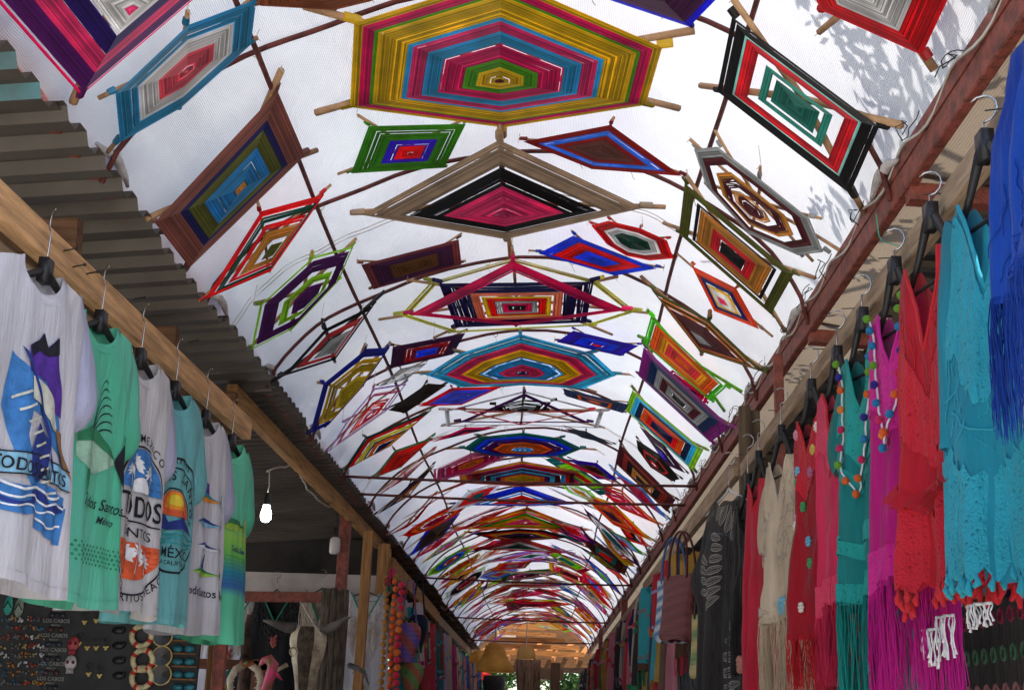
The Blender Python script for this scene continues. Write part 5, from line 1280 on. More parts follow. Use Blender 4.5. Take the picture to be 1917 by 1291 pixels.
# skull magnets
for (px,py,c,lab) in ((135,1240,(.45,.4,.42),'lilac white sugar skull magnet on the board'),(140,1205,(.35,.05,.06),'red coffin shaped magnet above the sugar skull')):
    p=bp(px,py,.015); t=thing('magnet',lab,'souvenir',p)
    mb=MB(); mb.sphere(p,.03,12,8,0,(.85,.3,1)); mb.box(p+Vector((-.014,-.006,-.042)),p+Vector((.014,.006,-.022))); obj('skull' if px<138 else 'coffin',mb,SV('sk%d'%px,c,.5),t,True)
    mb=MB()
    for sg in (-1,1): mb.sphere(p+Vector((sg*.011,-.008,.002)),.007,8,5)
    obj('eye',mb,SV('eyes',(.1,.01,.03),.4),t)
for (px,py,c,lab) in ((18,1133,(.03,.3,.25),'green flip flop magnet near the left edge'),(38,1137,(.2,.25,.2),'pale flip flop magnet beside the green one')):
    p=bp(px,py,.012); t=thing('flip_flop_magnet',lab,'souvenir',p,'flip flop magnets')
    mb=MB(); mb.sphere(p,.04,12,6,0,(.5,.15,1)); obj('sole',mb,SV('ff%d'%px,c,.6),t,True)
    mb=MB(); mb.tube([p+Vector((-.014,-.006,-.01)),p+Vector((0,-.012,.015)),p+Vector((.014,-.006,-.01))],.003,5); obj('strap',mb,SV('dark0',(.02,.02,.03)),t)
ccol=[((.3,.05,.03),'red'),((.35,.25,.1),'amber'),((.5,.5,.5),'silver'),((.05,.12,.18),'blue'),((.4,.15,.03),'orange'),((.15,.15,.15),'grey')]
for k in range(40):
    ci,ri=k%5,k//5; px=(10,28,46,62,78)[ci]; py=1158+ri*17; c,nm=random.choice(ccol); p=bp(px+rnd(4),py,.012)
    t=thing('bead_bracelet',f"{nm} beads, {['top','second','third','fourth','fifth','sixth','seventh','bottom'][ri]} row, {['first','second','third','fourth','fifth'][ci]} column at the left of the board",'trinket',p,'bead trinkets on the board')
    mb=MB()
    for q in range(7): mb.sphere(p+Vector((rnd(.022),rnd(.004),rnd(.010))),random.uniform(.003,.006),6,4)
    o=obj('beads',mb,SV('bead_'+nm,c,.2),t); o['kind']='stuff'
for k in range(4):
    px,py=224,1180+28*k; p=bp(px,py,.014); mb=MB(); mb.sphere(p,.025,10,6,0,(1.1,.4,.6)); mb.sphere(p+Vector((.02,0,.008)),.008,6,4)
    tag(obj('dark_magnet',mb,SV('darkcar',(.018,.018,.02),.3),None,True,loc=p),f"black animal shaped magnet, {['top','second','third','bottom'][k]} of its column",'souvenir','black magnets on the board')

# ---- light bulbs
def bulb(label,px,py,y,lit,topz):
    p=onY(px,py,y); t=thing('light_bulb',label,'light bulb',p)
    prof=[(.0,-.045),(.016,-.042),(.028,-.028),(.031,-.008),(.028,.012),(.021,.034),(.019,.055)] if lit else [(.0,-.07),(.03,-.068),(.037,-.055),(.038,.0),(.036,.035),(.02,.05)]
    mb=MB(); mb.lathe(p,prof,18)
    if lit:
        m,nt,b=base('lit_bulb_glass'); b.inputs['Base Color'].default_value=(.9,.9,.9,1); b.inputs['Emission Color'].default_value=(1,.97,.95,1); b.inputs['Emission Strength'].default_value=9
    else: m=mat('frosted_bulb',(.6,.56,.55),.35,.03,5,0)
    obj('glass',mb,m,t,True)
    mb=MB(); mb.lathe(p,[(.021,.05),(.021,.085),(.013,.11),(.006,.12)],12); obj('socket',mb,M_black,t,True)
    mb=MB(); mb.tube([p+Vector((0,0,.12)),p+Vector((.005,0,.16)),p+Vector((-.003,0,topz))],.004,6); obj('cord',mb,M_twine if lit else M_black,t,True)
bulb('lit white bulb hanging beyond the last green shirt',498,962,7.0,True,.24)
bulb('unlit frosted bulb hanging beside the red post',627,1018,9.1,False,.26)
mb=MB(); pts=[onY(500,882,7.0),onY(545,872,7.2),onY(560,880,7.4),onY(575,915,7.9),onY(600,942,8.4),onY(620,945,8.9),onY(632,940,9.15)]
sm=[]
for i in range(len(pts)-1):
    for q in range(4): sm.append(pts[i].lerp(pts[i+1],q/4)+Vector((0,0,.012*math.sin(i*2+q))))
mb.tube(sm,.006,6); tag(obj('power_cable',mb,M_twine,None,True),'sagging white cable running between the two bulbs','cable')

# ---- cow skull
BONE=mat('old_bone',(.6,.5,.36),.6,.3,7,.3,50,col2=(.24,.17,.11)); HORN=mat('grey_horn',(.13,.11,.10),.45,.35,9,.2,40,col2=(.05,.04,.035))
PAINT=mat('burnt_pattern',(.10,.065,.045),.8,.3,26,.3,60,col2=(.04,.028,.02))
c=onY(578,1172,8.55); t=thing('cow_skull','carved cow skull with horns hanging by cord below the red crossbar','skull',c)
sec=[(0,.095,.05),(-.03,.112,.07),(-.08,.122,.085),(-.14,.118,.09),(-.20,.104,.085),(-.27,.084,.07),(-.36,.066,.06),(-.45,.058,.05),(-.53,.05,.035),(-.56,.03,.02)]
def skf(off=0,a0=0,a1=2*math.pi,z0=0,z1=1,n=28,m=27,mb=None):
    mb=mb or MB()
    def fn(u,v):
        k=(z0+(z1-z0)*v)*(len(sec)-1); i=min(int(k),len(sec)-2); f=k-i; s=[sec[i][j]+(sec[i+1][j]-sec[i][j])*f for j in range(3)]
        a=a0+(a1-a0)*u; x=s[1]*math.cos(a); y=-s[2]*math.sin(a)
        for sg in (-1,1):   # eye sockets pressed in
            d=math.hypot((math.cos(a)-sg*.86)*.9,(s[0]+.165)*11)
            if d<.45 and math.sin(a)>0: x-=sg*.03*(1-d/.45); y+=.03*(1-d/.45)
        return c+Vector((x+off*math.cos(a),y-off*math.sin(a)+.02,s[0]))
    return mb.grid(fn,n,m,0,(a1-a0)>6)
obj('cranium',skf(),BONE,t,True)
obj('carved_panel',skf(.003,math.pi*.36,math.pi*.66,.0,.97,10,27),PAINT,t,True)
for sg in (-1,1):
    mb=MB(); p=[(sg*.08,0,-.01),(sg*.14,-.0,-.012),(sg*.20,-.01,.005),(sg*.26,-.02,.022),(sg*.30,-.03,.03)] if sg<0 else [(.08,0,-.01),(.13,0,-.012),(.19,-.01,.02),(.24,-.02,.06),(.275,-.03,.065)]
    mb.tube([c+Vector(q) for q in p],[.036,.034,.026,.015,.004],10); obj('horn',mb,HORN,t,True)
    mb=MB(); mb.tube([c+Vector((sg*.082,-.035,-.165))+Vector((.022*math.cos(a),-.010*math.sin(a),.026*math.sin(a))) for a in [2*math.pi*q/12 for q in range(12)]],.006,6,closed=True); obj('eye_rim',mb,BONE,t,True)
mb=MB(); b=onY(562,1125,9.1); mb.tube([c+Vector((-.06,-.05,.0)),b,c+Vector((.05,-.05,.0)),c+Vector((.11,-.03,-.08))],.004,5); obj('cord',mb,M_twine,t)
mb=MB(); mb.tube([c+Vector(q) for q in ((-.14,.1,-.24),(-.2,.08,-.28),(-.27,.05,-.30))],[.016,.012,.003],8); tag(obj('horn_tip',mb,BONE,None,True,loc=c+Vector((-.2,.08,-.28))),'pale horn tip poking out behind the cow skull','horn')
# fluted cactus-wood column
p=onY(628,1104,9.0); t=thing('cactus_wood_column','grey brown ribbed dried cactus column beside the cow skull','column',p)
CW=mat('dried_cactus',(.11,.085,.065),.9,.35,14,.6,60,stretch=(5,5,.8),col2=(.05,.035,.025))
for q in range(13):
    a=q*2*math.pi/13; mb=MB(); mb.tube([(p.x+.075*math.cos(a)+.004*math.sin(z*5+q),p.y+.075*math.sin(a),p.z-z+random.uniform(-.004,.004)+(.012*math.sin(q*2.1) if z==0 else 0)) for z in (0,.2,.4,.7,1.1,p.z-.02)],[.022,.024,.023,.025,.024,.025],7); obj('rib_of_wood',mb,CW,t,True)
mb=MB(); mb.lathe(p,[(.001,-.01),(.07,-.012),(.07,-p.z+.02)],12); obj('core',mb,M_dark,t)
# carved shark jaw on a stick and pink dolphin
def jaw(label,px,py,y):
    c=onY(px,py,y); t=thing('shark_jaw',label,'jaw',c)
    for sg in (-1,1):
        pts=[c+Vector((sg*.02,0,.03)),c+Vector((sg*.07,0,.0)),c+Vector((sg*.10,-.01,-.07)),c+Vector((sg*.085,-.02,-.15)),c+Vector((sg*.05,-.02,-.19))]
        mb=MB(); mb.tube(pts,[.022,.024,.022,.018,.008],8); obj('jaw_bone',mb,BONE,t,True)
        mb=MB()
        for q in range(9):
            k=q/8*3.99; i=int(k); b=pts[i].lerp(pts[i+1],k-i)+Vector((-sg*.016,-.012,0)); mb.add([b+Vector((0,0,.007)),b+Vector((0,0,-.007)),b+Vector((0,-.008,0)),b+Vector((-sg*.02,-.004,-.006))],[(0,1,3),(1,2,3),(2,0,3),(0,2,1)])
        o=obj('teeth',mb,mat('teeth',(.7,.65,.5),.4,.1,10,0),t); o['kind']='stuff'
    mb=MB(); mb.sphere(c+Vector((0,-.01,.035)),.05,12,6,0,(1,.5,.45)); obj('hub',mb,mat('burnt_orange_wood',(.35,.08,.02),.5,.4,12,.3),t,True)
    mb=MB(); mb.sphere(c+Vector((0,-.035,.035)),.014,10,6); obj('stone',mb,SV('greenstone',(.15,.25,.1),.3),t,True)
jaw('shark jaw mounted on an orange wooden hub at lower left',462,1252,8.4)
p=onY(468,1150,8.6); mb=MB(); mb.tube([p,(p.x-.02,p.y,p.z-.15),(p.x+.0,p.y,p.z-.3),(p.x-.03,p.y,.9),(p.x-.03,p.y,.02)],[.02,.03,.034,.05,.06],9); tag(obj('driftwood_stick',mb,mat('driftwood',(.10,.055,.04),.9,.4,9,.6,40),None,True,loc=p),'gnarled dark driftwood stick above the shark jaw','stick')
c=onY(504,1262,8.3); t=thing('carved_dolphin','painted pink and green carved dolphin beside the shark jaw','carving',c)
mb=MB(); mb.tube([c+Vector(q) for q in ((-.07,0,.05),(-.045,0,.085),(-.01,0,.095),(.02,0,.06),(.012,0,0),(-.01,0,-.07),(-.04,0,-.14),(-.06,0,-.2))],[.006,.022,.034,.036,.036,.03,.022,.012],10); obj('body',mb,mat('pink_lacquer',(.6,.05,.14),.25,.4,9,0,col2=(.12,.16,.03)),t,True)
mb=MB(); mb.tube([c+Vector((.02,0,.03)),c+Vector((.05,0,.0)),c+Vector((.085,0,-.03))],[.018,.014,.003],8); obj('fin',mb,mat('pink_lacquer2',(.7,.06,.16),.25,.1,9,0),t,True)
mb=MB(); p=onY(670,1291,9.0); mb.tube([onY(655,1245,9.3),onY(672,1250,9.2),onY(684,1262,9.1),onY(690,1280,9.0)],[.022,.018,.012,.004],8); tag(obj('horn',mb,HORN,None,True,loc=p),'curved dark horn low beside the pine post','horn')

# ---- crocheted dresses on the grey sheet wall
def wall_dress(label,px,py,y,m,trim,w_=.24,L=1.05,seed=0,patches=(),strap=True):
    p=onY(px,py,y); g=Garment(p,0.0,'F',L,[(0,w_*.62),(.1,w_*.66),(.3,w_*.8),(1,w_*1.15)],.04,.02,(w_*.48,.24,.05),.016,seed,.01,vneck=True)
    t=thing('dress',label,'dress',p,'crochet dresses on the grey sheet wall'); obj('body',g.body(20,24),m,t,True)
    mb=MB(); nh=w_*.48/(w_*.62); mb.tube([g.pt(-nh+2*nh*q/20,0,True,.003) for q in range(21)],.006,5); obj('neck_trim',mb,trim,t,True)
    o=obj('crochet_yoke',squiggles(g,-.95,.95,.02,.3,80,.003,seed,.02),CRMl if strap else cloth('charcoal_cord',(.05,.05,.055),.1),t,True); o['kind']='stuff'
    for i,(v,c1,c2) in enumerate(patches):
        obj('granny_square',rosettes(g,[(.0,v)],.045,.009),cloth('gs%d%d'%(seed,i),c1,.1),t,True); obj('granny_centre',rosettes(g,[(.0,v)],.018,.009),cloth('gc%d%d'%(seed,i),c2,.1),t,True)
    for q in range(5): obj('pink_leaf',rosettes(g,[(.04*(-1)**q,.20+.022*q)],.014,.005),cloth('coral_thread',(.55,.15,.12),.1),t,True)
    hanger(p+Vector((0,0,.0)),g.U,g.N,p+Vector((0,.02,.17)),'thin black wire hanger of the '+' '.join(label.split()[:4]),w_*.75,M_black,True)
gsq=[(.40,(.02,.25,.2),(.3,.03,.05)),(.50,(.55,.42,.15),(.45,.03,.06)),(.60,(.4,.06,.08),(.5,.1,.05)),(.71,(.02,.3,.25),(.5,.05,.1)),(.83,(.5,.3,.1),(.1,.05,.3))]
wall_dress('white crochet dress with colourful granny squares',686,1108,10.45,cloth('white_cotton',(.62,.60,.66),.15),cloth('green_thread',(.03,.3,.2),.1),.26,1.3,91,gsq)
wall_dress('beige crochet dress half behind the cow skull',603,1105,10.5,cloth('beige_cotton',(.42,.35,.29),.15),cloth('green_thread',(.03,.3,.2),.1),.24,1.3,92,gsq)
wall_dress('black dress with red and teal crochet motifs',518,1108,10.5,cloth('black_cotton',(.012,.012,.014),.05),cloth('green_thread',(.03,.3,.2),.1),.28,.9,93,[(.55,(.4,.05,.06),(.5,.4,.4)),(.72,(.03,.25,.25),(.4,.06,.05))],False)
wall_dress('second white dress behind the last green shirt',440,1120,10.55,cloth('white_cotton',(.62,.60,.66),.15),cloth('green_thread',(.03,.3,.2),.1),.26,1.2,94,gsq)

# ---- pompom garlands at the corner
pc=[((.45,.22,.05),'mustard'),((.65,.09,.02),'orange'),((.65,.03,.08),'red')]
for k,px in enumerate((726,741,752)):
    p0=onY(px,1075+6*k,10.15-.1*k); t=thing('pompom_garland',f"{['mustard','orange and red','red and pink'][k]} pompom garland, {['left','middle','right'][k]} of three beside the white dress",'garland',p0,'pompom garlands')
    mb=MB(); mb.tube([p0,p0+Vector((0,0,-1.15))],.003,4); obj('cord',mb,M_black,t)
    c=[(.42,.2,.05),(.65,.10,.02),(.62,.03,.07)][k]
    sm_=MB().sphere((0,0,0),.027,9,6); me=mesh_of(sm_,'pompom',cloth('garland%d'%k,c,.0,1),True)
    for q in range(20):
        o=bpy.data.objects.new('pompom',me); C.objects.link(o); o.parent=t; o.location=(rnd(.006),rnd(.006),-.03-.056*q); o.rotation_euler=(q,q*2,0); o.scale=[random.uniform(.88,1.08)]*3
        if k and random.random()<.35:
            o.material_slots[0].link='OBJECT'; o.material_slots[0].material=cloth('garland_alt',(.7,.16,.03),.0,1)
t=thing('tassel_bunch','bunch of blue, mustard and pink yarn tassels above the pompom garlands','tassels',onY(738,1070,10.1))
for k,(px,py,c) in enumerate(((735,1062,(.5,.03,.12)),(742,1075,(.4,.25,.04)),(748,1085,(.02,.06,.3)),(730,1090,(.05,.15,.12)),(750,1105,(.02,.12,.4)),(727,1078,(.3,.02,.05)))):
    p=onY(px,py,10.05); mb=MB()
    for q in range(14):
        a=random.uniform(0,6.3); mb.tube([p,p+Vector((.02*math.cos(a),.02*math.sin(a),-.02)),p+Vector((.026*math.cos(a),.02*math.sin(a),-.075))],.004,4)
    o=obj('tassel',mb,cloth('tas%d'%k,c,.1),t); o['kind']='stuff'
# bags on the left
def pouch(label,px,py,y,m,w_=.16,h=.3,sl=.35):
    p=onY(px,py,y); t=thing('bag',label,'bag',p,'bags hanging in the left row')
    mb=MB(); mb.grid(lambda u,v:p+Vector((w_/2*math.cos(u*6.283)*(.55+.45*math.sin(math.pi*min(1,v*1.15)**.6)),.05*math.sin(u*6.283),-h*v)),16,10,0,True); obj('pouch',mb,m,t,True)
    mb=MB(); mb.tube([p+Vector((-w_*.3,0,0)),p+Vector((-w_*.1,0,sl)),p+Vector((w_*.1,0,sl)),p+Vector((w_*.3,0,0))],.008,5); obj('strap',mb,m,t)
pouch('multicoloured patchwork shoulder bag beside the garlands',765,1165,10.9,weave_mat('patchwork',(.35,.06,.03),(.12,.08,.4),18),.22,.32)
pouch('dark navy sling bag right of the patchwork bag',783,1150,11.3,cloth('navy_cotton',(.01,.02,.04),.05),.18,.32)
pouch('second small patchwork bag low beside the garlands',772,1240,11.2,weave_mat('patchwork2',(.1,.3,.08),(.4,.1,.05),22),.2,.25)

# ---- the long rows further on: four garment shapes shared, each copy in its own cloth
FC=dict(cream=(.50,.40,.31),white=(.62,.58,.6),coral=(.6,.05,.08),red=(.42,.015,.03),magenta=(.5,.02,.2),purple=(.12,.05,.28),lilac=(.35,.3,.55),blue=(.03,.12,.38),turquoise=(.03,.34,.4),teal=(.01,.16,.17),green=(.03,.25,.1),olive=(.12,.13,.04),mustard=(.45,.26,.04),orange=(.6,.14,.02),brown=(.13,.06,.035),charcoal=(.03,.03,.035),navy=(.012,.02,.09),grey=(.22,.21,.21),pink=(.6,.22,.28),sky=(.15,.35,.5))
FSH={}
def far_shape(i):
    if i in FSH: return FSH[i]
    sp=[([(0,.16),(.15,.19),(1,.24)],.85,'dress'),([(0,.19),(.15,.21),(1,.22)],.62,'shirt'),([(0,.07),(.2,.09),(1,.12)],.95,'scarf'),([(0,.17),(.3,.24),(1,.20)],.72,'poncho'),([(0,.13),(.2,.15),(1,.20)],1.05,'long dress')][i]
    g=Garment((0,0,0),0,'F',sp[1],sp[0],.06,.05,(.07,.09,.03),.028,200+i,.02)
    a=mesh_of(g.body(12,14),'body',cloth('far_default',(.5,.5,.5)),True)
    mb=MB()
    for q in range(18 if i in (2,3,4) else 0):
        p=g.pt(-.9+1.8*q/17,1,True); mb.tube([p,p+Vector((rnd(.01),0,-.07)),p+Vector((rnd(.015),0,-.15))],.004,4)
    if not mb.v: mb.grid(lambda u,v:g.pt(-.97+1.94*u,.90+.06*v,True,.004),14,1)
    b=mesh_of(mb,'fringe',cloth('far_default',(.5,.5,.5)))
    mb=MB(); mb.grid(lambda u,v:g.pt(-.93+1.86*u,.30+.05*v,True,.010),24,2); c=mesh_of(mb,'stripe',cloth('far_default',(.5,.5,.5)),True)
    FSH[i]=(a,b,c,sp[2],i in (2,3,4)); return FSH[i]
usedl=set()
def far_row(side,y0,y1,step,x0,x1,z,pal,where):
    y=y0; prev=None
    while y<y1:
        i=random.choice((0,1,2,3,4)); a,b,c,nm,fr=far_shape(i)
        cn=random.choice([k for k in pal if k!=prev]); tn=random.choice([k for k in FC if k!=cn])
        bay='near' if y<9 else 'beyond the first tie rods' if y<13.9 else 'beyond the third tie rod' if y<19.1 else 'at the far end of the lane'
        lab=f"{cn} {nm} with {tn} {'fringe' if fr else 'hem'}, {where} {bay if bay!='near' else 'behind the woven bags'}"
        if lab in usedl: y+=.001; continue
        usedl.add(lab)
        x=x0+(x1-x0)*(y-y0)/(y1-y0)+rnd(.03)
        zz=z+rnd(.05)
        t=thing(nm.replace(' ','_'),lab,nm,(x,y,zz),'garments hanging in the far rows')
        t.rotation_euler=(0,0,(math.radians(90-24) if side=='L' else -math.radians(90-24))+rnd(.25)); s=random.uniform(.62,.95); t.scale=(s,s,s*random.uniform(.9,1.2))
        for me,cc in ((a,cn),(b,tn),(c,tn)):
            o=bpy.data.objects.new(me.name.split('.')[0],me); C.objects.link(o); o.parent=t
            o.material_slots[0].link='OBJECT'; o.material_slots[0].material=cloth('far_'+cc,FC[cc],.2)
        prev=cn; y+=step*random.uniform(.7,1.3)
far_row('L',11.3,26.5,.22,-1.22,-1.28,2.55,['cream','white','cream','coral','red','magenta','lilac','sky','turquoise','teal','blue','brown','pink'],'left row')
far_row('R',7.9,26.5,.21,.86,.86,2.54,['red','charcoal','brown','grey','olive','cream','navy','coral','turquoise','pink','teal','mustard','charcoal'],'right row')
# second, darker layers of stock behind the front rows at right
far_row('R',3.0,10.5,.30,1.35,1.30,2.35,['charcoal','navy','brown','olive','grey'],'back row right')
far_row('R',10.8,26.0,.42,.98,.98,1.75,['charcoal','navy','brown','olive','teal'],'lower row right')
far_row('L',11.5,26.0,.42,-1.32,-1.36,1.75,['red','brown','navy','cream','teal'],'lower row left')
# bamboo blind on the right
t=thing('bamboo_blind','rolled down bamboo blind beside the slim red post at right','blind',(.93,17.2,2.45))
BB=mat('split_bamboo',(.38,.24,.11),.6,.3,12,.2,40)
m_=mesh_of(MB().beam((0,-.42,0),(0,.42,0),.012,.020),'bamboo_slat',BB)
for q in range(46):
    o=bpy.data.objects.new('bamboo_slat',m_); C.objects.link(o); o.parent=t; o.location=(rnd(.002),0,-.027*q+.2); o.rotation_euler=(rnd(.05),0,0)
mb=MB()
for yy in (-.3,0,.3): mb.tube([(.93-.012,17.2+yy,2.66),(.93-.012,17.2+yy,1.4)],.004,4)
obj('string',mb,M_twine,t)
# low clutter of dark bags right
for k,(px,py,y) in enumerate(((1170,1235,13.2),(1220,1240,10.2),(1262,1262,8.2),(1290,1245,7.4))):
    p=onY(px,py,y); p.x=1.0; t=thing('backpack',f"dark patterned backpack {['farthest along the right row','second from the far end','below the maroon tote','nearest below the woven bags'][k]}",'backpack',p,'dark backpacks in the right stalls')
    mb=MB(); 
    def fn(u,v):
        a=u*2*math.pi; b=v*math.pi; n_=1+.18*noise.noise(Vector((math.cos(a)*2+k,math.sin(a)*2,v*4)))
        return p+Vector((.14*math.sin(b)**.6*math.cos(a)*n_,.22*math.sin(b)**.6*math.sin(a)*n_,.28*math.cos(b)*n_))
    mb.grid(fn,18,12,0,True); obj('sack',mb,cloth('camo%d'%k,[(.03,.03,.035),(.06,.06,.045),(.02,.03,.05),(.05,.04,.05)][k],.05,.7,True,(.10,.10,.09)),t,True)
    mb=MB()
    for s in (-1,1): mb.tube([p+Vector((-.1,.08*s,.22)),p+Vector((-.16,.09*s,.1)),p+Vector((-.15,.09*s,-.1)),p+Vector((-.08,.08*s,-.24))],.012,6)
    obj('strap',mb,M_black,t)
# embroidered textile low right behind the lace dresses
t=thing('textile','dark embroidered textile hanging behind the lace hems at lower right','textile',(1.2,2.6,1.9))
mb=MB(); mb.grid(lambda u,v:Vector((1.15+.02*math.sin(u*18),1.6+2.2*u,1.85-1.2*v)),60,8); obj('cloth',mb,cloth('dark_textile',(.02,.018,.02),.05),t,True)
for k,(c) in enumerate(((.25,.02,.06),(.05,.14,.08),(.3,.12,.14))):
    mb=MB()
    for q in range(60):
        yy=1.65+2.1*q/60; zz=1.80-.09*k-.3*(q%2)
        mb.tube([(1.135,yy+.018*math.cos(a),zz+.018*math.sin(a)) for a in [k2*.9 for k2 in range(8)]],.004,4)
    o=obj('embroidery',mb,cloth('emb%d'%k,c,.05),t); o['kind']='stuff'
def lace_peek(label,px,py,y,m,wd,h,seed):
    p=onY(px,py,y); g=Garment(p,0.25,'R',h,[(0,wd),(1,wd*1.1)],.012,.0,(.01,.0,.0),.012,seed,.01); t=thing('lace_hem',label,'lace',p,'pale lace hems peeking out low at right')
    mb=MB(); mb.tube([g.pt(-.95+1.9*q/12,.05,True,.003) for q in range(13)],.003,5); obj('hem_cord',mb,WHTl,t,True)
    for q in range(16):
        mb=MB(); b=g.pt(-.93+1.86*q/15,.05,True,.004); l=h*random.uniform(.7,1.25); k=random.uniform(0,6)
        mb.tube([b+Vector((.003*math.sin(k+i_*1.1),.003*math.cos(k+i_),-l*i_/6)) for i_ in range(7)],[.0013,.0013,.002,.0013,.002,.0016,.0034],5); obj('tassel',mb,WHTl,t,True)
lace_peek('white lace hem peeking out under the red dress',1748,1175,2.72,LCw,.035,.07,301)
lace_peek('cream lace hem between the red and teal dresses',1775,1150,2.66,cloth('cream_lace',(.42,.36,.29),.2,lace=.3),.035,.07,302)
lace_peek('white lace scrap under the right end of the teal dress',1835,1130,2.42,LCw,.04,.04,303)

# ---- end of the lane
ye=27.6
def at(px,py,y): return onY(px,py,y)
p=at(925,1250,24.5)
SHD=cloth('woven_palm_shade',(.75,.46,.12),.5,col2=(.6,.34,.08))
t=thing('woven_lampshade','large bell shaped woven palm lampshade over the lane','lampshade',p)
mb=MB(); mb.lathe(p,[(.02,.48),(.10,.46),(.17,.40),(.20,.30),(.26,.16),(.36,.02),(.37,-.06),(.36,-.07)],28); obj('shade',mb,SHD,t,True)
mb=MB(); mb.tube([p+Vector((0,0,.48)),p+Vector((0,0,.95))],.008,5); obj('cord',mb,M_black,t)
for k,(px,py,y,r,lab) in enumerate(((985,1226,23.2,.165,'small round woven lampshade right of the bell one'),(898,1238,26.2,.22,'pale woven lampshade partly behind the bell one'))):
    p=at(px,py,y); t=thing('woven_lampshade',lab,'lampshade',p)
    mb=MB(); mb.lathe(p,[(.01,r*1.05),(r*.5,r*.98),(r*.85,r*.65),(r,r*.15),(r*.97,-r*.25),(r*.92,-r*.3)],24); obj('shade',mb,SHD if k else cloth('pale_palm_shade',(.85,.62,.25),.5),t,True)
    mb=MB(); mb.tube([p+Vector((0,0,r)),p+Vector((0,0,r+.5))],.008,5); obj('cord',mb,M_twine,t)
# timber gable end
OW=wood('orange_board',(.38,.15,.04),'x')
t=thing('timber_gable','orange brown boards and beams closing the far end above the lamps','gable',(-.3,ye,3.0))
for q,(xa,xb,z,h) in enumerate(((-1.25,.9,2.98,.10),(-1.15,.8,3.12,.09),(-1.1,.5,3.25,.10),(-.9,.3,3.38,.08),(-1.25,.9,3.52,.12),(-1.1,.8,3.66,.10))):
    mb=MB(); mb.beam((xa,ye+.1*(q%3),z),(xb,ye+.1*(q%3)-.05,z+rnd(.05)),.04,h); obj('board',mb,OW,t)
for q in range(5):
    mb=MB(); x=-1.2+.48*q; mb.beam((x,ye+.2,2.85),(x+.1,ye+2.5,3.15),.06,.10); obj('rafter',mb,OW,t)
mb=MB(); mb.box((-1.6,ye+2.7,2.75),(1.4,ye+2.74,4.3)); obj('back_boarding',mb,wood('brown_boarding',(.16,.075,.03),'x'),t)
for q in range(7):
    mb=MB(); mb.beam((-1.3+.36*q,ye+.6,3.0+.06*(q%3)),(-1.1+.36*q,ye+2.6,3.3+.05*(q%2)),.10,.03); obj('slat',mb,OW,t)
mb=MB(); mb.box((-.95,ye+.35,3.15),(-.55,ye+.37,3.45)); obj('pale_panel',mb,mat('pale_panel',(.6,.5,.4),.7,.1,4,0),t)
mb=MB(); mb.beam((-1.6,26.2,2.56),(1.4,26.0,2.60),.08,.10); tag(obj('cross_beam',mb,M_old,None,loc=(-1.6,26.2,2.56)),'grey weathered beam crossing the lane below the lampshades','beam')
mb=MB(); mb.box((-.32,24.9,2.36),(.42,24.94,2.56)); o=tag(obj('wooden_sign',mb,M_old,None,loc=(-.3,24.9,2.36)),'grey faded wooden sign board right of the round lampshade','sign')
# driftwood trunks in the middle
TR=mat('driftwood_pale',(.27,.19,.13),.9,.45,6,.8,20,stretch=(4,4,.6),col2=(.10,.06,.04))
for q,(px,r) in enumerate(((972,.075),(983,.09),(993,.07),(1002,.08),(1011,.05))):
    p=at(px,1240,22.6+.2*q); mb=MB(); pts=[(p.x+.03*math.sin(z*2.3+q),p.y+.02*math.cos(z*3+q),p.z+.05-z) for z in [i*.28 for i in range(9)]]
    mb.tube(pts,[r*(.8+.3*noise.noise(Vector((i*.8,q,0)))) for i in range(9)],9)
    tag(obj('driftwood_pole',mb,TR,None,True,loc=(p.x,p.y,0)),f"{['leftmost thin','thick knotted','middle dark streaked','right hand','slimmest right'][q]} driftwood trunk below the round lampshade",'trunk','driftwood trunks standing in the lane')
# red awning, grey bucket shade, posts
p=at(905,1262,29); t=thing('red_awning','small bright red awning at the far end on the left','awning',p)
mb=MB(); a=at(868,1245,29);b=at(868,1272,29.0);c2=at(935,1272,28.6);d=at(890,1243,29.6)
mb.add([a,b,c2,d,a+Vector((0,1.0,.1)),c2+Vector((0,1,0))],[(0,1,2,3),(3,2,5,4),(0,3,4)]); obj('canvas',mb,cloth('red_canvas',(.65,.03,.02),.4),t)
mb=MB(); mb.tube([b,(b.x,b.y,0)],.02,6); obj('pole',mb,M_steel,t)
p=at(925,1278,25.5); mb=MB(); mb.lathe(p,[(.01,.15),(.2,.14),(.22,.0),(.17,-.3)],18); tag(obj('dark_basket',mb,mat('dark_basket_m',(.05,.05,.055),.8,.2,20,.3),None,True,loc=p),'dark grey basket hanging below the bell lampshade','basket')
p=at(1045,1291,24); mb=MB(); mb.tube([at(1040,1240,24.2),(at(1040,1240,24.2).x,24.2,0)],.09,8); tag(obj('post',mb,M_oldz,None,True,loc=(p.x,24.2,0)),'round dark timber post right of the driftwood trunks','post')

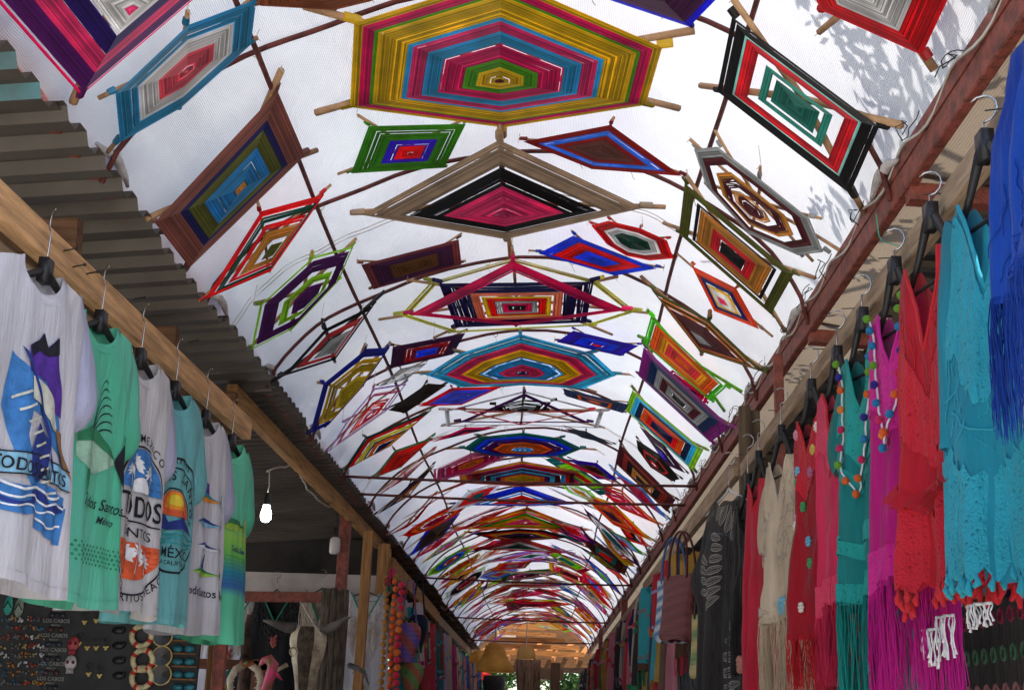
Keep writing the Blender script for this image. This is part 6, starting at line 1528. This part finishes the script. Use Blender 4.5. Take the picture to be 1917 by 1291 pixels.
# ---- foliage: trees beyond the end, and the branch over the tarp whose leaves shade it
LEAF=cloth('leaf_green',(.06,.13,.025),.5,col2=(.03,.08,.015)); BARK=mat('bark',(.12,.085,.06),.95,.3,8,.8,20)
def foliage(mb,c,r,n,size,seed,sq=1.0):
    rr_=random.Random(seed)
    for _ in range(n):
        while True:
            v=Vector((rr_.uniform(-1,1),rr_.uniform(-1,1),rr_.uniform(-1,1)))
            if .25<v.length<1: break
        v=v*(.75+.5*noise.noise(v*2.2+Vector((seed,0,0)))); p=c+Vector((v.x*r,v.y*r,v.z*r*sq)); 
        d=Vector((rr_.uniform(-1,1),rr_.uniform(-1,1),rr_.uniform(-1,.4))).normalized(); s_=d.orthogonal().normalized()*size*.32*rr_.uniform(.7,1.2); d=d*size*rr_.uniform(.7,1.3)
        mb.add([p,p+d*.5+s_,p+d,p+d*.5-s_],[(0,1,2,3)])
    return mb
def tree(label,x,y,h,r,n,seed,size=.14):
    t=thing('tree',label,'tree',(x,y,0),'trees beyond the end of the lane')
    mb=MB(); mb.tube([(x,y,0),(x+.05,y,h*.4),(x-.05,y+.1,h*.8)],[.16,.12,.06],9)
    for q in range(6):
        a=q*1.05; mb.tube([(x,y,h*(.35+.06*q)),(x+r*.4*math.cos(a),y+r*.4*math.sin(a),h*(.55+.06*q)),(x+r*.8*math.cos(a),y+r*.8*math.sin(a),h*(.65+.07*q))],[.06,.04,.015],6)
    obj('trunk',mb,BARK,t,True)
    mb=MB()
    for q in range(9):
        rr_=random.Random(seed*10+q); foliage(mb,Vector((x+rr_.uniform(-r,r)*.7,y+rr_.uniform(-r,r)*.7,h*.68+rr_.uniform(-.5,.6)*r)),r*.55,n//9,size,seed*7+q,.8)
    o=obj('crown',mb,LEAF,t); o['kind']='stuff'
tree('leafy tree straight beyond the lampshades',-1.2,34,4.6,2.6,12000,1); tree('leafy tree left of the far opening',-4.6,37,6.2,3.2,6000,2,.18); tree('leafy tree right of the far opening',2.6,38,5.6,3.0,6000,3,.17)
tree('low bushy tree behind the red awning',-2.6,31.5,3.0,1.9,12000,4,.11); tree('low bush like tree behind the driftwood trunks',.6,31.5,2.6,1.9,10000,5,.11)
# branch over the right side of the tarp
hp=on_arch(1650,190); c0=hp+SUN*.9
t=thing('tree','overhanging leafy tree whose shadow dapples the white tarp at right','tree',(3.6,1.6,0))
mb=MB(); mb.tube([(3.6,1.6,0),(3.5,1.8,2.8),(3.0,2.2,4.2),(2.3,2.8,4.7),(1.5,3.4,4.55)],[.18,.15,.10,.05,.02],9)
for q in range(9):
    b=Vector((2.3,2.8,4.7)); e=Vector((.9+.22*q%1.6,2.3+.32*q,4.25+.06*(q%3))); mb.tube([b,b.lerp(e,.5)+Vector((0,0,.08)),e],[.025,.014,.005],5)
obj('trunk',mb,BARK,t,True)
mb=MB()
for (px,py,r,n) in ((1590,110,.16,70),(1625,150,.15,80),(1650,190,.17,110),(1690,215,.15,80),(1700,165,.12,50),(1620,215,.10,30),(1780,60,.25,130),(1830,30,.2,120),(1760,110,.14,60),(1640,290,.12,40),(1560,60,.12,40),(1540,20,.2,60),(1570,445,.16,40),(1600,380,.12,30),(1520,400,.13,30),(1690,300,.14,50)):
    q=on_arch(px,py); foliage(mb,q+SUN*(.85+rnd(.12)),r*.9,int(n*.36),.065,px,.5)
for (x,y) in ((1.15,3.1),(1.18,3.6),(1.1,4.0),(1.12,2.7),(1.15,4.6),(1.1,5.3)): foliage(mb,Vector((x,y,3.0))+SUN*.9,.2,30,.07,int(y*10),.5)
o=obj('crown',mb,LEAF,t); o['kind']='stuff'
